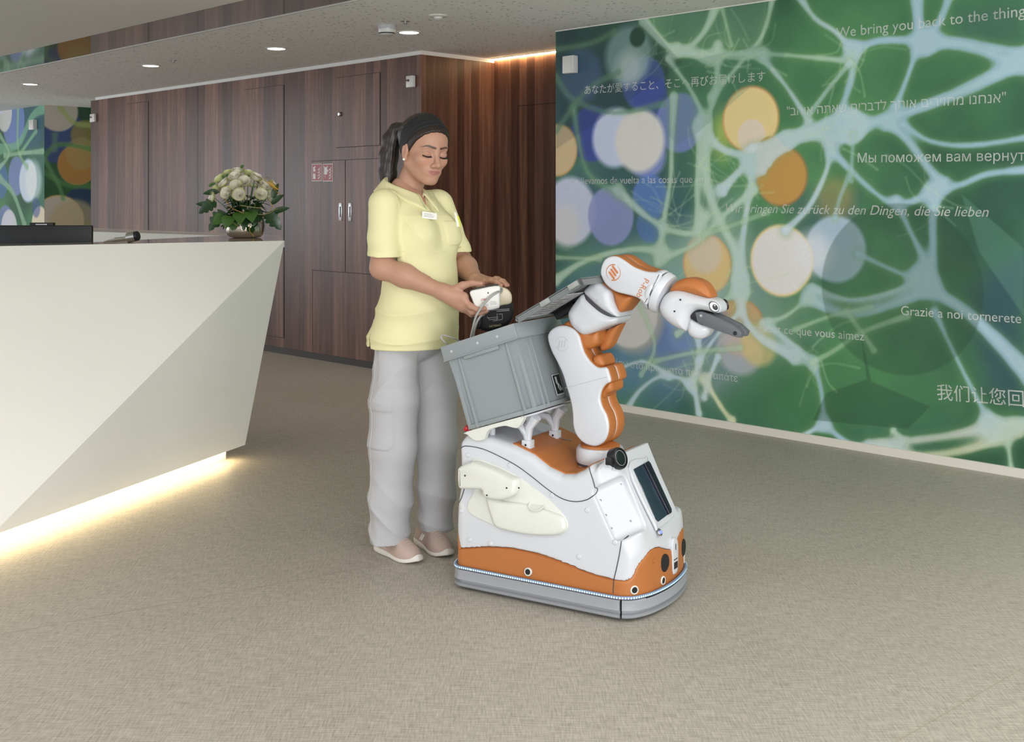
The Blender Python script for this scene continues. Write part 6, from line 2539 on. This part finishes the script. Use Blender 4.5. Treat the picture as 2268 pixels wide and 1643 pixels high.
M_CUFF = mat('black_nylon', rgb(20, 20, 24), .6, bump=.3, bscale=800)
M_IVORY = mat('ivory_plastic', rgb(226, 214, 186), .35)
M_CABLE = mat('grey_rubber', rgb(160, 160, 156), .5)
dv_ = thing('handheld_monitor', P(1075, 690, 4.22), 'white handheld medical device with red lettering gripped in right hand', 'device')
px_pillow([(1041, 646), (1060, 640), (1104, 633), (1107, 650), (1107, 678), (1100, 684), (1072, 689), (1062, 688), (1052, 678), (1045, 662)], 4.192, 4.245, .006).build('housing', M_PLASTIC, dv_)
px_pillow([(1041, 644), (1060, 637.5), (1104, 630.5), (1104, 634), (1060, 641), (1041, 647)], 4.196, 4.242, .001, 1, 1).build('top_edge', M_LINE, dv_)
text_mesh('lettering', 'iTRUS', .0118, mat('red_print', rgb(178, 40, 44), .5), dv_, lambda x, y: P(1065, 667, 4.190) + Vector((x, -.0004, y + x * .13)))
txl = MB()
for k, (x0, x1, y0) in enumerate(((1067, 1072, 671), (1075, 1082, 675), (1085, 1098, 669), (1085, 1100, 672), (1072, 1082, 678), (1086, 1100, 675))):
    p_, q_ = P(x0, y0, 4.1905), P(x1, y0 - (x1 - x0) * .13, 4.1905)
    txl.add([p_, q_, q_ + Vector((0, 0, .001)), p_ + Vector((0, 0, .001))], [(0, 1, 2, 3)])
txl.build('small_print', mat('grey_print', rgb(120, 120, 126), .6), dv_, smooth=False)['kind'] = 'stuff'
MB().lathe(P(1081, 648.5, 4.1925), (0, -1, 0), [(.003, 0), (.003, .0008), (0, .0008)], 12).build('screw_hole', M_BLACK, dv_)
iv = thing('blood_pressure_monitor', P(1118, 672, 4.28), 'ivory rounded medical device held under the left hand', 'device')
px_pillow([(1098, 637), (1112, 637), (1124, 642), (1132, 652), (1134, 664), (1130, 673), (1115, 676), (1098, 676)], 4.252, 4.312, .007).build('housing', M_IVORY, iv)
px_pillow([(1103, 641), (1110, 637.5), (1114, 641), (1112, 648), (1106, 650)], 4.235, 4.256, .002, 2, 3).build('cable_plug', M_CABLE, iv)
cu = thing('pressure_cuff', P(1090, 735, 4.3), 'rolled black fabric cuff with white print held below the devices', 'cuff')
px_pillow([(1048, 700), (1056, 686), (1080, 676), (1104, 664), (1122, 662), (1134, 674), (1138, 692), (1132, 712), (1118, 724), (1088, 734), (1066, 732), (1052, 720)], 4.258, 4.345, .016, 4).build('roll', M_CUFF, cu)
px_pillow([(1044, 704), (1052, 696), (1064, 700), (1068, 716), (1060, 730), (1050, 722)], 4.240, 4.300, .008, 3).build('fold', M_CUFF, cu)
M_CUFFP = mat('cuff_print', rgb(190, 190, 190), .6)
cw = MB()


def cq(x0, y0, x1, y1, w_):
    p_, q_ = P(x0, y0, 4.2572), P(x1, y1, 4.2572)
    d_ = (q_ - p_)
    n_ = Vector((-d_.z, 0, d_.x)).normalized() * w_
    cw.add([p_ - n_, q_ - n_, q_ + n_, p_ + n_], [(0, 1, 2, 3)])


for a_ in ((1084, 687, 1128, 684, .0009), (1100, 689.5, 1128, 687, .0009), (1080, 690, 1084, 689, .0016), (1081, 704, 1104, 702, .0006), (1083, 708, 1104, 706, .0006), (1079, 702, 1083, 706, .0007), (1101, 694, 1101, 708, .0006), (1104, 696, 1112, 695, .0006), (1112, 695, 1113, 706, .0006), (1104, 709, 1113, 707, .0006), (1092, 710.5, 1103, 709.5, .0007)):
    cq(*a_)
cw.build('printed_diagram', M_CUFFP, cu, smooth=False)['kind'] = 'stuff'
text_mesh('lettering', 'OMRON', .0115, mat('gold_print', rgb(176, 160, 120), .5), cu, lambda x, y: P(1110, 717, 4.2568) + Vector((-x, -.0002, -y - x * .13)))
# grey tubes from the devices into the bin
cb = thing('grey_tube', P(1050, 740, 4.17), 'grey rubber tube running from the devices down into the bin', 'tube')
MB().tube(spline([P(1112, 641, 4.235), P(1100, 648, 4.178), P(1086, 658, 4.170), P(1068, 678, 4.165), P(1054, 702, 4.165), P(1047, 728, 4.175), P(1042, 752, 4.190), P(1040, 780, 4.21)], 6, False), .0042, 8).build('tube', M_CABLE, cb)
cb = thing('grey_tube', P(1056, 740, 4.2), 'short grey rubber tube hanging from the black cuff into bin', 'tube')
MB().tube(spline([P(1072, 697, 4.23), P(1064, 701, 4.19), P(1056, 714, 4.185), P(1050, 734, 4.19), P(1048, 756, 4.2), P(1046, 782, 4.22)], 6, False), .0042, 8).build('tube', M_CABLE, cb)
cb = thing('cable_loop', P(990, 770, 4.16), 'thin grey cable looping over the bin rim', 'cable')
MB().tube(spline([P(1030, 770, 4.20), P(1016, 754, 4.18), P(996, 746, 4.155), P(981, 742, 4.145), P(977, 746, 4.14), P(982, 755, 4.14), P(992, 764, 4.15), P(1002, 782, 4.18)], 6, False), .0030, 8).build('cable', M_CABLE, cb)

# ------------------------------------------------------------------ flower arrangement on the counter
FO = G(543, 526, CT)
FO = Vector((FO.x, FO.y, CT))
M_PETAL = mat('ivory_petal', rgb(248, 244, 226), .6, var=.06, bscale=40)
M_PETG = mat('lime_petal', rgb(222, 226, 158), .6, var=.08, bscale=40)
M_LEAF = mat('dark_green_leaf', rgb(38, 70, 36), .3, var=.3, bscale=30, spec=.6)
M_LEAF2 = mat('fresh_green_leaf', rgb(66, 104, 42), .4, var=.2, bscale=30)
M_TWIG = mat('ochre_twig', rgb(176, 138, 62), .6)
M_VINE = mat('green_vine', rgb(132, 130, 82), .6)
M_MERC = mat('mercury_glass', rgb(196, 186, 168), .22, metal=.85, bump=.5, bscale=120, var=.2)
M_GOLD = mat('gold_wire', rgb(196, 160, 70), .3, metal=1.0)
fa = thing('flower_arrangement', FO, 'white roses with dark leaves in a ribbed silvery pot on the desk', 'flowers')
# ribbed pot
prof_ = [(.062, 0), (.088, .004), (.100, .018), (.106, .040), (.107, .085), (.104, .092), (.098, .090), (.096, .04), (.0, .035)]
n_ = 72
vs, fs = [], []
for i, (r, h) in enumerate(prof_):
    for k in range(n_):
        a = 2 * math.pi * k / n_
        rr = r * (1 + (.022 * math.cos(a * 24) if 2 <= i <= 5 else 0))
        vs.append(FO + Vector((rr * math.cos(a), rr * math.sin(a), h)))
for i in range(len(prof_) - 1):
    for k in range(n_):
        fs.append((i * n_ + k, i * n_ + (k + 1) % n_, (i + 1) * n_ + (k + 1) % n_, (i + 1) * n_ + k))
fs.append(tuple(range(n_))[::-1])
fs.append(tuple((len(prof_) - 1) * n_ + k for k in range(n_)))
MB().add(vs, fs).build('pot', M_MERC, fa, angle=60)['label'] = 'ribbed silvery glass pot'
MB().lathe(FO, (0, 0, 1), [(.095, .05), (.09, .10), (.05, .13), (0, .14)], 20).build('foam_core', M_LEAF, fa)


def rose_mesh(seed):
    r = random.Random(seed)
    vs, fs = [], []

    def petal(R, h0, h1, ang, wid, curl, cup):
        k = len(vs)
        nu, nv = 5, 4
        for i in range(nu + 1):
            u = -1 + 2 * i / nu
            for j in range(nv + 1):
                v = j / nv
                a = ang + u * wid * (1 - .25 * v * v)
                rad = R * (.35 + cup * math.sin(v * 1.5)) + curl * max(0, v - .7) * (1 - u * u)
                z = h0 + (h1 - h0) * v * (1 - .18 * u * u)
                vs.append((rad * math.cos(a), rad * math.sin(a), z))
        for i in range(nu):
            for j in range(nv):
                fs.append((k + i * (nv + 1) + j, k + (i + 1) * (nv + 1) + j, k + (i + 1) * (nv + 1) + j + 1, k + i * (nv + 1) + j + 1))
    inner = 0
    for ring, (R, h1, cnt, curl) in enumerate(((.20, .80, 3, 0), (.38, .84, 4, 0), (.55, .86, 5, .0), (.72, .84, 5, .02), (.88, .76, 6, .06), (1.0, .62, 6, .12))):
        off = r.random() * 6
        for q in range(cnt):
            petal(R * r.uniform(.95, 1.05), 0 if ring > 3 else .1, h1 * r.uniform(.95, 1.05), off + q * 2 * math.pi / cnt, 2.3 * math.pi / cnt * .62, curl, .66)
        if ring == 4:
            inner = len(fs)
    return vs, fs, inner


rose_data = []
for sd_ in range(3):
    v_, f_, inn_ = rose_mesh(sd_)
    me = bpy.data.meshes.new('flower')
    me.from_pydata(v_, [], f_)
    me.materials.append(M_PETAL)
    me.materials.append(M_PETG)
    for i, pl in enumerate(me.polygons):
        pl.material_index = 0 if i < inn_ else 1
        pl.use_smooth = True
    rose_data.append(me)


def rose(px, py, dy, size, tilt):
    """px, py: where the flower sits; dy: in front (-) or behind the pot axis; tilt = facing direction"""
    c = P(px, py, FO.y + dy)
    o = bpy.data.objects.new('flower', rose_data[random.randrange(3)])
    d = Vector(tilt).normalized()
    q = d.to_track_quat('Z', 'Y')
    o.rotation_mode = 'QUATERNION'
    o.rotation_quaternion = q
    size *= 1.1
    o.scale = (size, size, size)
    o.location = c - d * size * .4
    link(o, fa)
    st = FO + Vector((0, 0, .09))
    st = Vector((st.x + (c.x - st.x) * .25, st.y + (c.y - st.y) * .25, st.z))
    MB().tube([st, (st + c) / 2 + Vector((0, 0, .02)), c - d * size * .35], .0028, 5).build('stem', M_LEAF2, fa)


random.seed(3)
R_ = [(525, 379, 0, .034, (.0, -.3, 1)), (520, 392, -.05, .036, (-.1, -.7, .8)), (566, 393, -.03, .034, (.5, -.5, .8)), (486, 396, .02, .034, (-.8, .1, .7)), (496, 406, -.04, .034, (-.6, -.5, .7)),
      (541, 402, -.07, .034, (.2, -.9, .5)), (523, 412, -.09, .036, (-.1, -1, .4)), (502, 427, -.10, .035, (-.4, -1, .3)), (530, 431, -.11, .035, (.1, -1, .2)), (470, 437, -.05, .030, (-.9, -.6, .2)),
      (578, 430, -.08, .034, (.4, -.9, .3)), (597, 434, -.04, .030, (.8, -.6, .2)), (586, 411, -.04, .034, (.6, -.5, .6)), (604, 409, .02, .030, (.9, 0, .5)), (551, 384, .06, .032, (.2, .4, 1)), (508, 384, .08, .032, (-.3, .5, 1)), (575, 400, .08, .032, (.5, .5, .8)), (560, 410, .03, .030, (.2, -.2, 1)), (480, 420, .06, .03, (-.8, .5, .5))]
for r_ in R_:
    rose(*r_)


def leaf_mesh(name, L, Wd, lobes=0, bend=.25):
    n = 12
    vs, fs = [], []
    for i in range(n + 1):
        u = i / n
        w = Wd * math.sin(math.pi * u ** .75) ** .8
        if lobes and .2 < u < .95:
            w *= 1 - .42 * (.5 + .5 * math.cos(u * lobes * 2 * math.pi))
        z = -bend * L * u * u
        for s_ in (-1, -.5, 0, .5, 1):
            vs.append((u * L, s_ * w, z + abs(s_) * w * .25))
    for i in range(n):
        for k in range(4):
            fs.append((i * 5 + k, (i + 1) * 5 + k, (i + 1) * 5 + k + 1, i * 5 + k + 1))
    me = bpy.data.meshes.new(name)
    me.from_pydata(vs, [], fs)
    for pl in me.polygons:
        pl.use_smooth = True
    return me


big = leaf_mesh('leaf', .13, .055, 4, .35)
big.materials.append(M_LEAF)
rnd = leaf_mesh('leaf', .070, .036, 0, .45)
rnd.materials.append(M_LEAF2)
nar = leaf_mesh('leaf', .085, .018, 0, .3)
nar.materials.append(M_LEAF)


def leaf(me, base, d, up=(0, 0, 1), sc=1.0):
    d = Vector(d).normalized()
    u_ = Vector(up)
    y = u_.cross(d).normalized()
    z = d.cross(y)
    M = Matrix((d, y, z)).transposed().to_4x4()
    o = bpy.data.objects.new('leaf', me)
    o.matrix_basis = Matrix.Translation(base) @ M @ Matrix.Scale(sc, 4)
    link(o, fa)
    return o


rg = random.Random(8)
# large split leaves hanging over the rim, then a ruff of smaller ones
for (px, py, dy, d, u_, sc, me) in (
        (562, 462, -.10, (.12, -.6, -.7), (.1, -1, .5), .8, big), (500, 470, -.09, (-.8, -.4, -.7), (-.2, -1, .4), 1.05, big), (590, 472, -.04, (.8, -.3, -.7), (.2, -1, .4), .95, big),
        (480, 448, -.05, (-.9, -.3, -.4), (0, -1, .5), .9, big), (520, 490, -.10, (-.3, -.5, -.9), (-.1, -1, .2), .75, rnd), (510, 478, -.11, (-.2, -.7, -.6), (0, -1, .5), 1.1, rnd), (498, 480, -.10, (-.7, -.6, -.3), (0, -1, .6), 1.1, rnd),
        (533, 470, -.12, (.1, -.8, -.4), (0, -1, .8), 1.2, rnd), (556, 468, -.12, (.2, -.8, -.4), (0, -.8, .8), 1.1, rnd), (545, 486, -.11, (-.15, -.6, -.8), (0, -1, .4), .5, big)):
    leaf(me, P(px, py, FO.y + dy), d, u_, sc)
for k in range(84):
    a = rg.uniform(0, 2 * math.pi)
    h = rg.uniform(.07, .24)
    rb_ = rg.uniform(.03, .085)
    base = FO + Vector((rb_ * math.cos(a), rb_ * math.sin(a), h))
    dn = Vector((math.cos(a), math.sin(a), rg.uniform(-.5, .5)))
    leaf(rg.choice((big, rnd, nar, nar)) if h < .16 else rg.choice((nar, nar, rnd)), base, dn, (0, 0, 1), rg.uniform(.8, 1.15))
for (px, py, d) in ((485, 425, (-1, -.2, .0)), (600, 452, (.8, -.2, .7)), (606, 470, (.9, -.2, .35)), (470, 455, (-1, -.2, .2)), (604, 440, (.3, -.1, 1))):
    leaf(nar, P(px, py, FO.y - .04), d, (0, -1, .4), 1.1)
for (px, py) in ((534, 371), (538, 372), (500, 390), (470, 411), (466, 414), (472, 408), (492, 392)):
    leaf(rnd, P(px, py, FO.y - .03), (rg.uniform(-1, 1), -.3, rg.uniform(0, 1)), (0, -1, .3), .28)
# twigs and vines
for (pts, m_, r_) in (([(498, 440, -.10), (508, 456, -.13), (522, 465, -.14), (535, 470, -.14), (545, 474, -.13)], M_TWIG, .0022), ([(534, 455, -.13), (560, 459, -.14), (580, 461, -.12)], M_VINE, .0032),
                      ([(503, 483, -.12), (515, 492, -.13), (526, 500, -.125)], M_VINE, .003), ([(560, 472, -.13), (580, 475, -.13), (600, 470, -.10), (612, 460, -.07)], M_VINE, .003), ([(553, 500, -.13), (553, 512, -.125), (558, 518, -.125), (562, 524, -.122)], M_TWIG, .0025),
                      ([(596, 445, -.06), (603, 456, -.07), (597, 466, -.08)], M_TWIG, .0022), ([(604, 465, -.05), (616, 462, -.04), (626, 456, -.03)], M_VINE, .002)):
    MB().tube(spline([P(x, y, FO.y + d_) for x, y, d_ in pts], 5, False), r_, 6).build('twig', m_, fa)
# gold wire butterfly
bf_ = MB()
for s_, (cx_, cy_, rx, ry) in enumerate(((596, 401, 8, 8), (606, 412, 10, 7), (600, 406, 7, 4))):
    bf_.tube([P(cx_ + rx * math.cos(a) + .4 * ry * math.sin(a), cy_ + ry * math.sin(a) + .4 * rx * math.cos(a), FO.y - .05) for a in np.linspace(0, 6.28, 16)], .0016, 5, False)
for k in range(5):
    bf_.tube([P(592 + k * 2, 402, FO.y - .05), P(606 + k * 2.5, 416 + k, FO.y - .055)], .0012, 4)
bf_.tube([P(560, 384, FO.y - .05), P(594, 404, FO.y - .05), P(612, 424, FO.y - .05), P(625, 433, FO.y - .05)], .0016, 5)
o = bf_.build('wire_butterfly', M_GOLD, fa)
o['label'] = 'gold wire butterfly stuck among the roses'
o['kind'] = 'stuff'
